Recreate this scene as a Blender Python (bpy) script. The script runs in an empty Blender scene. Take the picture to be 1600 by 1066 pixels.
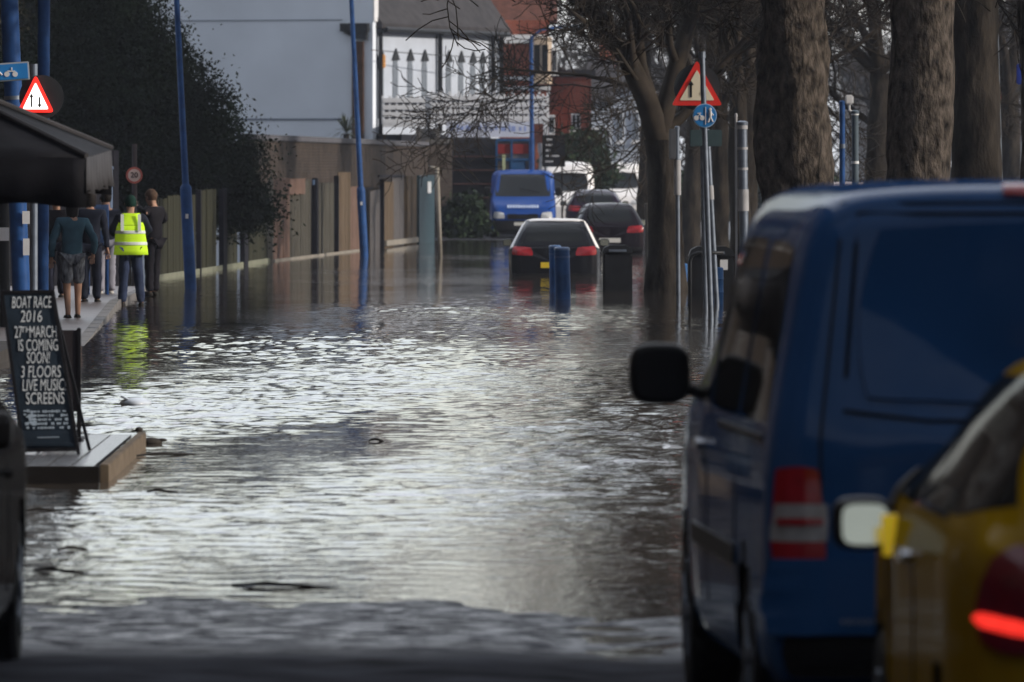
import bpy, bmesh, math, random
import numpy as np
from mathutils import Vector, Matrix, noise
from mathutils.bvhtree import BVHTree
R = math.radians
F, H, HY = 13600.0, 2.05, 265.0          # focal length in 1600-wide pixels, eye height, horizon row
SUN_AZ, SUN_EL = 106.0, 21.0              # clockwise from +Y
sc = bpy.context.scene
col = sc.collection

def W(px, py, Y): return Vector(((px-800)/F*Y, Y, H-(py-HY)/F*Y))
def GY(py): return H*F/(py-HY)
def GP(px, py):
    Y = GY(py); return Vector(((px-800)/F*Y, Y, 0))

# ---------------------------------------------------------------- materials
MATS = {}
def M(name, c, rough=.6, metal=0.0, var=.18, vs=4.0, bump=0.0, bs=30.0, coat=0.0, emis=0.0, spec=.5, stretch=None, c2=None):
    if name in MATS: return MATS[name]
    m = bpy.data.materials.new(name); m.use_nodes = True
    nt = m.node_tree; N = nt.nodes; L = nt.links
    b = N['Principled BSDF']
    b.inputs['Roughness'].default_value = rough
    b.inputs['Metallic'].default_value = metal
    b.inputs['Specular IOR Level'].default_value = spec if (spec != .5 or rough < .45) else .12
    b.inputs['Coat Weight'].default_value = coat
    b.inputs['Coat Roughness'].default_value = .04
    tc = N.new('ShaderNodeTexCoord'); src = tc.outputs['Object']
    if stretch:
        mp = N.new('ShaderNodeMapping'); mp.inputs['Scale'].default_value = stretch
        L.new(src, mp.inputs[0]); src = mp.outputs[0]
    n = N.new('ShaderNodeTexNoise'); n.inputs['Scale'].default_value = vs; n.inputs['Detail'].default_value = 6
    L.new(src, n.inputs['Vector'])
    mx = N.new('ShaderNodeMix'); mx.data_type = 'RGBA'
    a = [max(0, x*(1-var)) for x in c]; d = list(c2) if c2 else [min(1, x*(1+var)) for x in c]
    mx.inputs[6].default_value = (*a, 1); mx.inputs[7].default_value = (*d, 1)
    rmp = N.new('ShaderNodeMapRange'); rmp.inputs[1].default_value = .3; rmp.inputs[2].default_value = .7
    L.new(n.outputs[0], rmp.inputs[0]); L.new(rmp.outputs[0], mx.inputs[0]); L.new(mx.outputs[2], b.inputs['Base Color'])
    if bump:
        n2 = N.new('ShaderNodeTexNoise'); n2.inputs['Scale'].default_value = bs; n2.inputs['Detail'].default_value = 5
        L.new(src, n2.inputs['Vector'])
        bp = N.new('ShaderNodeBump'); bp.inputs['Strength'].default_value = 1; bp.inputs['Distance'].default_value = bump
        L.new(n2.outputs[0], bp.inputs['Height']); L.new(bp.outputs[0], b.inputs['Normal'])
    if emis:
        L.new(mx.outputs[2], b.inputs['Emission Color']); b.inputs['Emission Strength'].default_value = emis
    MATS[name] = m
    return m

def M_brick(name, c1, c2, mort, scale=1.0, bw=.22, bh=.075):
    m = bpy.data.materials.new(name); m.use_nodes = True
    nt = m.node_tree; N = nt.nodes; L = nt.links; b = N['Principled BSDF']; b.inputs['Roughness'].default_value = .85; b.inputs['Specular IOR Level'].default_value = .1
    tc = N.new('ShaderNodeTexCoord'); sp = N.new('ShaderNodeSeparateXYZ'); cb = N.new('ShaderNodeCombineXYZ')
    ad = N.new('ShaderNodeMath'); ad.operation = 'ADD'
    L.new(tc.outputs['Object'], sp.inputs[0]); L.new(sp.outputs[0], ad.inputs[0]); L.new(sp.outputs[1], ad.inputs[1])
    L.new(ad.outputs[0], cb.inputs[0]); L.new(sp.outputs[2], cb.inputs[1])
    br = N.new('ShaderNodeTexBrick'); br.inputs['Scale'].default_value = scale
    br.inputs['Brick Width'].default_value = bw; br.inputs['Row Height'].default_value = bh; br.inputs['Mortar Size'].default_value = .008
    br.inputs['Color1'].default_value = (*c1, 1); br.inputs['Color2'].default_value = (*c2, 1); br.inputs['Mortar'].default_value = (*mort, 1)
    L.new(cb.outputs[0], br.inputs['Vector'])
    n = N.new('ShaderNodeTexNoise'); n.inputs['Scale'].default_value = 1.3; n.inputs['Detail'].default_value = 6
    L.new(tc.outputs['Object'], n.inputs[0])
    mr = N.new('ShaderNodeMapRange'); mr.inputs[1].default_value = .3; mr.inputs[2].default_value = .7; mr.inputs[3].default_value = .55; mr.inputs[4].default_value = 1.25
    L.new(n.outputs[0], mr.inputs[0])
    mx = N.new('ShaderNodeMix'); mx.data_type = 'RGBA'; mx.blend_type = 'MULTIPLY'; mx.inputs[0].default_value = 1
    L.new(br.outputs[0], mx.inputs[6]); L.new(mr.outputs[0], mx.inputs[7]); L.new(mx.outputs[2], b.inputs['Base Color'])
    bp = N.new('ShaderNodeBump'); bp.inputs['Distance'].default_value = .008; L.new(br.outputs[1], bp.inputs['Height']); bp.invert = True
    L.new(bp.outputs[0], b.inputs['Normal'])
    return m

BLUEPAINT = M('blue_post_paint', (.022, .075, .23), .45, var=.25, vs=6)
BLACK = M('black_painted_wood', (.012, .012, .015), .5, var=.3)
DARKMETAL = M('dark_metal', (.03, .032, .036), .45, .3)
GALV = M('galvanised_steel', (.16, .19, .24), .4, .6, var=.25, vs=8)
RUBBER = M('rubber', (.012, .012, .012), .8, bump=.002)
GLASS = M('dark_glass', (.012, .014, .016), .03, var=.1, spec=0.0, coat=.6)
CHROME = M('chrome', (.6, .6, .62), .12, 1.0, var=.05)
WHITEP = M('white_paint', (.72, .73, .76), .5, var=.08)
PLASTIC = M('black_plastic', (.013, .013, .014), .45, var=.2)
BARK = M('plane_bark', (.012, .010, .0085), .95, var=.45, vs=11, bump=.05, bs=20, stretch=(1, 1, .5), c2=(.12, .10, .085), spec=.1)
BARK2 = M('dark_bark', (.011, .0095, .008), .95, var=.4, vs=5, bump=.03, bs=12, stretch=(1, 1, .4), c2=(.048, .040, .033), spec=.1)
TWIG = M('twig_bark', (.034, .027, .021), .9, var=.3)
REDLAMP = M('red_lens', (.30, .006, .012), .12, var=.2, vs=20, coat=.6)
CLEARLAMP = M('clear_lens', (.30, .29, .29), .15, var=.2, vs=25, coat=.5)
REDLIT = M('lit_red_lens', (.9, .03, .02), .3, var=.25, vs=30, emis=1.1)
HEADLAMP = M('headlamp_lens', (.55, .57, .6), .1, coat=.6)
YPLATE = M('yellow_plate', (.75, .55, .03), .4, var=.05)
WPLATE = M('white_plate', (.7, .7, .68), .4, var=.05)
SKIN = M('skin', (.42, .25, .18), .55, var=.08)

# ---------------------------------------------------------------- things
def thing(name, label, cat, loc=(0, 0, 0), rz=0, group=None):
    o = bpy.data.objects.new(name, None); col.objects.link(o)
    o.location = loc; o.rotation_euler = (0, 0, rz); o.empty_display_size = .2
    o['label'] = label; o['category'] = cat
    if group: o['group'] = group
    return o
def tag(o, label, cat, group=None):
    o['label'] = label; o['category'] = cat
    if group: o['group'] = group
    return o
def kind(o, k): o['kind'] = k; return o
def copy_tree(o, parent=None):
    c = o.copy(); col.objects.link(c)
    if parent is not None: c.parent = parent
    for ch in [x for x in bpy.data.objects if x.parent == o]: copy_tree(ch, c)
    return c

class MB:
    """Collects geometry; build() links it as ONE mesh object."""
    def __init__(s): s.v = []; s.f = []; s.m = []; s.cm = 0
    def add(s, vs, fs):
        n = len(s.v); s.v += [tuple(x) for x in vs]; s.f += [tuple(i+n for i in f) for f in fs]; s.m += [s.cm]*len(fs); return s
    def mat(s, i): s.cm = i; return s
    def box(s, c, d, rot=None, bev=0.0):
        x, y, z = [k/2 for k in d]; c = Vector(c)
        if bev > 0:
            b = min(bev, x*.9, y*.9, z*.9); vs = []; 
            bm = bmesh.new(); bmesh.ops.create_cube(bm, size=1)
            for v in bm.verts: v.co = Vector((v.co.x*d[0], v.co.y*d[1], v.co.z*d[2]))
            bmesh.ops.bevel(bm, geom=bm.edges[:], offset=b, segments=2 if bev < .04 else 5, affect='EDGES')
            vs = [v.co.copy() for v in bm.verts]; fs = [[v.index for v in f.verts] for f in bm.faces]; bm.free()
        else:
            vs = [Vector((i, j, k)) for i in (-x, x) for j in (-y, y) for k in (-z, z)]
            fs = [(0, 1, 3, 2), (4, 6, 7, 5), (0, 4, 5, 1), (2, 3, 7, 6), (0, 2, 6, 4), (1, 5, 7, 3)]
        if rot is not None: vs = [rot @ v for v in vs]
        return s.add([c+v for v in vs], fs)
    def tube(s, pts, rs, n=10, cap=True):
        pts = [Vector(p) for p in pts]; 
        if not hasattr(rs, '__len__'): rs = [rs]*len(pts)
        vs = []; fs = []; d0 = (pts[1]-pts[0]).normalized()
        a = d0.orthogonal().normalized()
        for i, p in enumerate(pts):
            d = ((pts[min(i+1, len(pts)-1)]-pts[max(i-1, 0)])).normalized()
            a = (a-d*a.dot(d)).normalized(); b = d.cross(a)
            for k in range(n):
                t = 2*math.pi*k/n; vs.append(p+(a*math.cos(t)+b*math.sin(t))*rs[i])
        for i in range(len(pts)-1):
            for k in range(n):
                k2 = (k+1) % n; fs.append((i*n+k, i*n+k2, (i+1)*n+k2, (i+1)*n+k))
        if cap: fs.append(tuple(range(n-1, -1, -1))); fs.append(tuple((len(pts)-1)*n+k for k in range(n)))
        return s.add(vs, fs)
    def prism(s, poly, axis, a, b):
        """poly: 2D outline; extruded along axis ('x','y','z') from a to b"""
        n = len(poly)
        def p3(p, t):
            return {'x': (t, p[0], p[1]), 'y': (p[0], t, p[1]), 'z': (p[0], p[1], t)}[axis]
        vs = [p3(p, a) for p in poly]+[p3(p, b) for p in poly]
        fs = [tuple(range(n-1, -1, -1)), tuple(range(n, 2*n))]+[(i, (i+1) % n, (i+1) % n+n, i+n) for i in range(n)]
        return s.add(vs, fs)
    def ellipsoid(s, c, r, nu=14, nv=9):
        vs = [(c[0], c[1], c[2]-r[2])]; fs = []
        for j in range(1, nv):
            t = -math.pi/2+math.pi*j/nv
            for i in range(nu):
                p = 2*math.pi*i/nu; vs.append((c[0]+r[0]*math.cos(t)*math.cos(p), c[1]+r[1]*math.cos(t)*math.sin(p), c[2]+r[2]*math.sin(t)))
        vs.append((c[0], c[1], c[2]+r[2])); top = len(vs)-1
        for i in range(nu):
            fs.append((0, 1+(i+1) % nu, 1+i)); fs.append((top, top-nu+i, top-nu+(i+1) % nu))
        for j in range(nv-2):
            for i in range(nu):
                a = 1+j*nu; fs.append((a+i, a+(i+1) % nu, a+nu+(i+1) % nu, a+nu+i))
        return s.add(vs, fs)
    def superell(s, c, r, e=.55, nu=28, nv=16):
        P = lambda x: math.copysign(abs(x)**e, x); vs = []; fs = []
        for j in range(nv+1):
            t = -math.pi/2+math.pi*j/nv
            for i in range(nu):
                p = 2*math.pi*i/nu; vs.append((c[0]+r[0]*P(math.cos(t))*P(math.cos(p)), c[1]+r[1]*P(math.sin(t)), c[2]+r[2]*P(math.cos(t))*P(math.sin(p))))
        for j in range(nv):
            for i in range(nu): fs.append((j*nu+i, j*nu+(i+1) % nu, (j+1)*nu+(i+1) % nu, (j+1)*nu+i))
        return s.add(vs, fs)
    def lathe(s, c, prof, axis='x', n=28):
        """prof: list of (radius, offset along axis)"""
        vs = []; fs = []; c = Vector(c)
        for r, o in prof:
            for k in range(n):
                t = 2*math.pi*k/n; u, w = r*math.cos(t), r*math.sin(t)
                vs.append(c+Vector({'x': (o, u, w), 'y': (u, o, w), 'z': (u, w, o)}[axis]))
        for i in range(len(prof)-1):
            for k in range(n): fs.append((i*n+k, i*n+(k+1) % n, (i+1)*n+(k+1) % n, (i+1)*n+k))
        fs.append(tuple(range(n))); fs.append(tuple((len(prof)-1)*n+k for k in range(n)))
        return s.add(vs, fs)
    def build(s, name, mats, parent=None, smooth=False, world=False):
        me = bpy.data.meshes.new(name); vs = s.v
        if world and parent is not None:
            inv = (Matrix.Translation(parent.location) @ parent.rotation_euler.to_matrix().to_4x4()).inverted()
            vs = [tuple(inv @ Vector(v)) for v in vs]
        org = None
        if parent is None and world:            # origin at the base of the mesh
            a = np.array(vs); org = Vector(((a[:, 0].min()+a[:, 0].max())/2, (a[:, 1].min()+a[:, 1].max())/2, a[:, 2].min()))
            vs = [tuple(Vector(v)-org) for v in vs]
        me.from_pydata(vs, [], s.f)
        if not isinstance(mats, (list, tuple)): mats = [mats]
        for m in mats: me.materials.append(m)
        if len(mats) > 1: me.polygons.foreach_set('material_index', s.m)
        bm = bmesh.new(); bm.from_mesh(me); bmesh.ops.recalc_face_normals(bm, faces=bm.faces[:]); bm.to_mesh(me); bm.free()
        if smooth:
            me.shade_smooth()
            if smooth == 'auto':
                me.set_sharp_from_angle(angle=R(35))
        o = bpy.data.objects.new(name, me); col.objects.link(o)
        if parent is not None: o.parent = parent
        if org is not None: o.location = org
        return o

def text(body, size, mat, parent, loc, name='lettering', rot=(R(90), 0, 0), sx=1.0, align='CENTER', ext=.003, shear=0.0, bold=0.0):
    cu = bpy.data.curves.new(name, 'FONT'); cu.body = body; cu.size = size; cu.align_x = align; cu.align_y = 'CENTER'
    cu.extrude = ext; cu.shear = shear; cu.resolution_u = 3; cu.offset = bold
    t = bpy.data.objects.new(name+'_tmp', cu); col.objects.link(t)
    me = bpy.data.meshes.new_from_object(t.evaluated_get(bpy.context.evaluated_depsgraph_get()))
    bpy.data.objects.remove(t)
    me.transform(Matrix.Diagonal((sx, 1, 1, 1)))
    me.materials.clear(); me.materials.append(mat)
    o = bpy.data.objects.new(name, me); col.objects.link(o); o.parent = parent; o.location = loc; o.rotation_euler = rot
    return o

# ---------------------------------------------------------------- camera, sky, sun
cam = bpy.data.cameras.new('camera'); co = bpy.data.objects.new('camera', cam); col.objects.link(co)
co.location = (0, 0, H); co.rotation_euler = (R(90), 0, 0)
cam.sensor_width = 36; cam.lens = F/1600*36; cam.shift_y = -(533-HY)/1600
cam.clip_start = .5; cam.clip_end = 5000
cam.dof.use_dof = True; cam.dof.focus_distance = 95; cam.dof.aperture_fstop = 7.2; cam.dof.aperture_blades = 7
sc.camera = co

w = bpy.data.worlds.new('World'); sc.world = w; w.use_nodes = True
nt = w.node_tree; N = nt.nodes; L = nt.links
bg = N['Background']; sky = N.new('ShaderNodeTexSky'); sky.sky_type = 'NISHITA'; sky.sun_disc = False
sky.sun_elevation = R(SUN_EL); sky.sun_rotation = R(SUN_AZ); sky.air_density = 1.3; sky.dust_density = 1.6; sky.ozone_density = 1.3
tc = N.new('ShaderNodeTexCoord'); nz = N.new('ShaderNodeTexNoise'); nz.inputs['Scale'].default_value = 2.2; nz.inputs['Detail'].default_value = 7
mp = N.new('ShaderNodeMapping'); mp.inputs['Scale'].default_value = (1, 1, 3.0)
L.new(tc.outputs['Generated'], mp.inputs[0]); L.new(mp.outputs[0], nz.inputs[0])
mr = N.new('ShaderNodeMapRange'); mr.inputs[1].default_value = .38; mr.inputs[2].default_value = .62; mr.inputs[3].default_value = .35; mr.inputs[4].default_value = .95
L.new(nz.outputs[0], mr.inputs[0])
mx = N.new('ShaderNodeMix'); mx.data_type = 'RGBA'; mx.inputs[7].default_value = (7.4, 7.7, 8.4, 1)
L.new(mr.outputs[0], mx.inputs[0]); L.new(sky.outputs[0], mx.inputs[6])
dp = N.new('ShaderNodeVectorMath'); dp.operation = 'DOT_PRODUCT'; dp.inputs[1].default_value = Vector((-.42, .87, .26)).normalized()[:]
L.new(tc.outputs['Generated'], dp.inputs[0])
fr_ = N.new('ShaderNodeMapRange'); fr_.interpolation_type = 'SMOOTHSTEP'; fr_.inputs[1].default_value = .05; fr_.inputs[2].default_value = 1.0; fr_.inputs[3].default_value = .70; fr_.inputs[4].default_value = 2.05
L.new(dp.outputs['Value'], fr_.inputs[0])
ms = N.new('ShaderNodeVectorMath'); ms.operation = 'SCALE'; L.new(mx.outputs[2], ms.inputs[0]); L.new(fr_.outputs[0], ms.inputs['Scale']); L.new(ms.outputs[0], bg.inputs[0])
bg.inputs[1].default_value = .10

sl = bpy.data.lights.new('sun', 'SUN'); sl.energy = 3.4; sl.angle = R(.6); sl.color = (1.0, .90, .78)
so = bpy.data.objects.new('sun', sl); col.objects.link(so)
az, el = R(SUN_AZ), R(SUN_EL)
sd = Vector((math.sin(az)*math.cos(el), math.cos(az)*math.cos(el), math.sin(el)))
so.rotation_euler = sd.to_track_quat('Z', 'Y').to_euler(); so.location = (40, 60, 60)
sc.view_settings.view_transform = 'Standard'; sc.view_settings.look = 'None'; sc.view_settings.exposure = 0.1
sc.cycles.max_bounces = 6; sc.cycles.caustics_reflective = False; sc.cycles.caustics_refractive = False

# ---------------------------------------------------------------- ground
def gz(x, y):
    """height of the road and land under the flood"""
    near = (39.9-.85*min(max(x, -4), 3)-y)*.007
    mid = -.32+max(0, (60-y)*.008)
    a = max(near, mid) if y < 62 else mid
    if y > 215: a = min(.06, -.32+(y-215)*.0085)
    # right bank a little higher
    a += (.030 if y < 60 else .012)*noise.noise(Vector((x*1.1+3, y*.22, 0)))+.010*noise.noise(Vector((x*4, y*2.2, 2)))+.006*noise.noise(Vector((x*2.1, y*.8, 5)))
    return a
def grid_mesh(name, xs, ys, zf, mat, smooth=True):
    X, Y = np.meshgrid(xs, ys); Z = zf(X, Y); nx, ny = len(xs), len(ys)
    me = bpy.data.meshes.new(name); me.vertices.add(nx*ny)
    me.vertices.foreach_set('co', np.stack([X, Y, Z], -1).reshape(-1).astype(np.float32))
    i = np.arange(nx-1)[None, :]+np.arange(ny-1)[:, None]*nx
    q = np.stack([i, i+1, i+1+nx, i+nx], -1).reshape(-1, 4); nf = len(q)
    me.loops.add(nf*4); me.polygons.add(nf)
    me.loops.foreach_set('vertex_index', q.reshape(-1).astype(np.int32))
    me.polygons.foreach_set('loop_start', (np.arange(nf)*4).astype(np.int32))
    me.polygons.foreach_set('use_smooth', np.full(nf, smooth))
    me.update(calc_edges=True); me.validate(); me.materials.append(mat)
    o = bpy.data.objects.new(name, me); col.objects.link(o); return o

ROAD = M('wet_asphalt', (.020, .020, .024), .34, var=.35, vs=2.1, bump=.012, bs=38, spec=.35, c2=(.055, .057, .068))
nt = ROAD.node_tree; N = nt.nodes; L = nt.links; b = N['Principled BSDF']; tc = [x for x in N if x.type == 'TEX_COORD'][0]
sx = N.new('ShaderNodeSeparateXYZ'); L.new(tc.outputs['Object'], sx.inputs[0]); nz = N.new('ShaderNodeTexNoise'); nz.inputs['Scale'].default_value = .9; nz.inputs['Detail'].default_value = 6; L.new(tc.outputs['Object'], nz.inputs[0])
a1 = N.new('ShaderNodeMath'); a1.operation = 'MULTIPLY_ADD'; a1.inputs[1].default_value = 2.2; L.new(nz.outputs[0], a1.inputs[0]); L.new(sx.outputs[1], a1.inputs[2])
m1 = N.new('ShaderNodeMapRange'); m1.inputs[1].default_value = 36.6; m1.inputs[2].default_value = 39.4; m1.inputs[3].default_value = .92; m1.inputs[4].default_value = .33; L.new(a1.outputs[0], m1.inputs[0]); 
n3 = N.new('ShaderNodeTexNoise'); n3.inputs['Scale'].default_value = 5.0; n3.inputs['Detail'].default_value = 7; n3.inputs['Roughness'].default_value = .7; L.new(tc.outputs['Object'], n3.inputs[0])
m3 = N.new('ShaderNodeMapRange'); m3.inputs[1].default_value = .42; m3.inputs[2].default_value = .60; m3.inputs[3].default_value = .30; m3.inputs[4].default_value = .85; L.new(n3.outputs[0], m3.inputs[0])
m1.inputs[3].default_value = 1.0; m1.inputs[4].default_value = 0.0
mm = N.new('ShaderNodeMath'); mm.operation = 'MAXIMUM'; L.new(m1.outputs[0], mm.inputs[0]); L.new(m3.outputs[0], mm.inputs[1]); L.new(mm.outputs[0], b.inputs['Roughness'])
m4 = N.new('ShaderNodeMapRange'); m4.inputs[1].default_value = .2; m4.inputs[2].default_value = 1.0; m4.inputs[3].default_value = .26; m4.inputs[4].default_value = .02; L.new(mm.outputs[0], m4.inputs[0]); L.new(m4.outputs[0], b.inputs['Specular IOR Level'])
gxs = np.concatenate([[-900, -300, -100, -50, -25], np.arange(-16, -4, .5), np.arange(-4, 4, .08), np.arange(4, 24.1, .5), [30, 50, 100, 300, 900]])
gys = np.concatenate([[-200, -60, 0, 15, 25], np.arange(28, 34, .3), np.arange(34, 48, .10), np.arange(48, 66, .4), np.arange(66, 300, 3), [320, 400, 600, 1200, 3000]])
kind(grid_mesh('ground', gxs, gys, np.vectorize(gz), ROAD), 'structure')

# water: real ripples near the camera, finer ones in the material
rng = np.random.default_rng(7)
waves = []
for i in range(54):
    lam = .13*(1.030**i); th = rng.uniform(0, math.pi) if i % 3 else R(90)+rng.normal(0, R(30))
    waves.append((2*math.pi/lam*math.cos(th), 2*math.pi/lam*math.sin(th), lam**.6*.00155*rng.uniform(.5, 1.4), rng.uniform(0, 6.28)))
def lowf(X, Y, s, seed):
    r = np.random.default_rng(seed); a = np.zeros_like(X, dtype=float)
    for k in range(9):
        t = r.uniform(0, 6.28); f = s*r.uniform(.6, 2.4); a += np.sin(X*math.cos(t)*f*1.8+Y*math.sin(t)*f*.45+r.uniform(0, 6.28))
    return a/3.0
def calm(X, Y):
    # smooth shallow patch over the drowned pavement corner; pools of calmer water elsewhere
    patch = np.exp(-(((X+4.2-(Y-120)*-.022)/1.5)**2)-((Y-122)/13.0)**2)
    c = np.clip(1.0+.55*lowf(X, Y, .5, 3), .25, 1.9)
    far = np.clip(1.12-(Y-50)/115, .30, 1)
    shore = np.clip((Y-38)/16, .25, 1)
    return c*far*shore*(1-.25*patch)
def zwater(X, Y):
    z = np.zeros_like(X, dtype=float)
    wx = X+.12*lowf(X, Y, 3.0, 11); wy = Y+.15*lowf(X, Y, 2.3, 12)
    for kx, ky, a, p in waves: 
        z += a*np.sin(kx*wx+ky*wy+p)
    return z*calm(X, Y)
wm = bpy.data.materials.new('flood_water'); wm.use_nodes = True
nt = wm.node_tree; N = nt.nodes; L = nt.links; b = N['Principled BSDF']
b.inputs['Base Color'].default_value = (.058, .048, .040, 1); b.inputs['Roughness'].default_value = .03; b.inputs['IOR'].default_value = 1.34
tc = N.new('ShaderNodeTexCoord')
def wn(scale, sy, det):
    mp = N.new('ShaderNodeMapping'); mp.inputs['Scale'].default_value = (1, sy, 1); L.new(tc.outputs['Object'], mp.inputs[0])
    n = N.new('ShaderNodeTexNoise'); n.inputs['Scale'].default_value = scale; n.inputs['Detail'].default_value = det; L.new(mp.outputs[0], n.inputs[0]); return n.outputs[0]
big = wn(.22, .35, 3); r1 = N.new('ShaderNodeMapRange'); r1.inputs[1].default_value = .4; r1.inputs[2].default_value = .62; r1.inputs[3].default_value = .25; L.new(big, r1.inputs[0])
ml = N.new('ShaderNodeMath'); ml.operation = 'MULTIPLY'; ml.inputs[1].default_value = .0065; L.new(r1.outputs[0], ml.inputs[0])
bp = N.new('ShaderNodeBump'); bp.inputs['Strength'].default_value = 1; L.new(wn(10.5, .55, 3), bp.inputs['Height']); L.new(ml.outputs[0], bp.inputs['Distance'])
L.new(bp.outputs[0], b.inputs['Normal'])
wy = np.concatenate([np.arange(33, 62, .07), np.arange(62, 90, .10), np.arange(90, 130, .17), np.arange(130, 270, .4)])
wx = np.concatenate([[-60, -40, -25], np.arange(-14, -7.5, .5), np.arange(-7.5, 6.5, .055), np.arange(6.5, 14, .5), [25, 40, 60]])
kind(grid_mesh('flood_water', wx, wy, zwater, wm), 'structure')

# ---------------------------------------------------------------- trees
def rand_perp(d, rg):
    v = Vector((rg.gauss(0, 1), rg.gauss(0, 1), rg.gauss(0, 1))); v -= d*v.dot(d); return v.normalized()
def limb(mb, p, d, r, L_, lvl, rg, cfg):
    n = cfg['seg'][lvl]; pts = [p.copy()]; rs = [r]; dirs = [d.copy()]
    for i in range(n):
        d = (d+rand_perp(d, rg)*cfg['wob'][lvl]+Vector((0, 0, cfg['up'][lvl]))).normalized()
        p = p+d*(L_/n); pts.append(p.copy()); dirs.append(d.copy()); rs.append(max(r*(1-.72*(i+1)/n), cfg['rmin']))
    mb.tube(pts, rs, cfg['sides'][lvl], cap=False)
    if lvl+1 >= len(cfg['seg']): return
    k = cfg['kids'][lvl]
    for j in range(k):
        t = cfg['start'][lvl]+(1-cfg['start'][lvl])*(j+rg.random()*.8)/k
        i = min(int(t*n), n-1); q = pts[i].lerp(pts[i+1], t*n-i)
        dd = (dirs[i]*math.cos(cfg['ang'][lvl])+rand_perp(dirs[i], rg)*math.sin(cfg['ang'][lvl])*rg.uniform(.7, 1.2)).normalized()
        limb(mb, q, dd, max(rs[i]*cfg['rr'][lvl], cfg['rmin']), L_*cfg['lr'][lvl]*rg.uniform(.7, 1.2), lvl+1, rg, cfg)
CFG = dict(seg=(6, 5, 4, 3), wob=(.22, .28, .32, .35), up=(.06, .03, .02, .03), sides=(7, 5, 3, 3), kids=(9, 10, 13), start=(.2, .15, .1), ang=(R(48), R(52), R(55)),
           rr=(.5, .5, .5), lr=(.5, .45, .45), rmin=.009)
def trunk_mesh(mb, h, r0, r1, rg, lean=(0, 0), burr=.12, n=26):
    vs = []; fs = []; rows = int(h/.16); off = rg.random()*50
    for i in range(rows+1):
        z = h*i/rows; t = i/rows; r = r0+(r1-r0)*t+r0*.45*math.exp(-z/.45)
        cx = lean[0]*t**1.3*h+.05*math.sin(z*.9+off); cy = lean[1]*t*h
        for k in range(n):
            a = 2*math.pi*k/n; nn = noise.noise(Vector((math.cos(a)*1.4+off, math.sin(a)*1.4, z*.9)))+.6*noise.noise(Vector((math.cos(a)*3.4, math.sin(a)*3.4+off, z*2.6)))+.35*noise.noise(Vector((math.cos(a)*8, math.sin(a)*8+off, z*6)))
            rr = r*(1+burr*nn*1.3); vs.append((cx+rr*math.cos(a), cy+rr*math.sin(a), z-.35))
        if i: 
            for k in range(n): fs.append(((i-1)*n+k, (i-1)*n+(k+1) % n, i*n+(k+1) % n, i*n+k))
    mb.add(vs, fs); return Vector((cx, cy, h-.35))
def bare_tree(label, loc, seed, h, r0, limbs, group='bare plane trees along the river bank', r1=None, lean=(0, 0), burr=.12, cfg=CFG, bark=BARK, L0=6.5, name='plane_tree'):
    rg = random.Random(seed); t = thing(name, label, 'tree', loc, 0, group)
    mb = MB(); top = trunk_mesh(mb, h, r0, r1 or r0*.72, rg, lean, burr); mb.build('trunk', bark, t, smooth=True)
    bb = MB(); r1 = r1 or r0*.72
    for (dx, dy, dz, rk, lk, zoff) in limbs:
        f = 1+zoff/h; limb(bb, Vector((lean[0]*max(f, 0)**1.3*h, lean[1]*f*h, top.z+zoff)), Vector((dx, dy, dz)).normalized(), r1*rk, L0*lk, 0, rg, cfg)
    bb.build('crown', TWIG, t, smooth=True)
    return t
LIMBS = [(-.7, -.2, .8, .62, 1, 0), (.6, .3, .9, .6, 1, 0), (.1, -.6, .9, .5, 1, 0), (-.2, .7, .8, .5, .9, 0), (0, 0, 1, .7, 1.2, 0), (-.9, .1, .35, .35, .8, -1.2), (.9, -.2, .4, .35, .8, -.8)]
bare_tree('broad knobbly plane trunk, left of the two big ones behind the blue van', (3.66, 113, 0), 1, 6.2, .46, LIMBS, r1=.44, burr=.22)
bare_tree('broad straight plane trunk, right of the two big ones behind the blue van', (5.05, 108, 0), 2, 7.2, .41, LIMBS, r1=.38, burr=.10)
bare_tree('darker plane trunk just right of the straight broad trunk', (6.95, 131, 0), 3, 7, .40, LIMBS, r1=.36, bark=BARK2)
bare_tree('plane trunk cut by the right edge of the photo', (6.95, 113, 0), 4, 6.5, .42, LIMBS, r1=.34, bark=BARK)
# the forked tree over the flooded road
T3L = [(-.50, -.1, 1.15, .85, .95, 0), (.45, .2, .95, .72, 1.0, 0), (-.1, -.5, 1, .5, .8, 0), (.8, .1, .6, .4, .6, .1)]
bare_tree('leaning forked tree rising from the water beside the black litter bin', (2.62, 147, 0), 5, 2.9, .30, T3L, r1=.26, lean=(-.05, 0), bark=BARK2, L0=4.9, cfg=dict(CFG, up=(.14, .13, .10, .08)))
bare_tree('thin ivy-brown tree behind the crossed sign poles', (4.15, 158, 0), 6, 3.8, .22, [(-.4, 0, 1, .6, .8, 0)]+LIMBS[1:5], bark=BARK2, L0=4.6, cfg=dict(CFG, up=(.10, .10, .08, .06)))
bare_tree('slim bare tree standing between the sign poles and the knobbly trunk', (4.75, 176, 0), 7, 4.5, .30, LIMBS, bark=BARK2)
bare_tree('distant bare tree over the road behind the forked tree', (4.8, 205, 0), 8, 4.6, .30, [(-.2, 0, 1, .6, .8, 0)]+LIMBS[1:5], bark=BARK2, L0=5.5, cfg=dict(CFG, up=(.10, .10, .08, .06)))
bare_tree('far bare tree reaching over the red brick house', (3.6, 236, 0), 9, 6.6, .20, [(-.8, -.1, .75, .6, .8, 0), (.5, 0, .9, .7, 1, 0), (0, 0, 1, .6, 1, 0)], bark=BARK2, L0=3.0, cfg=dict(CFG, up=(.10, .10, .08, .06)))
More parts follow.
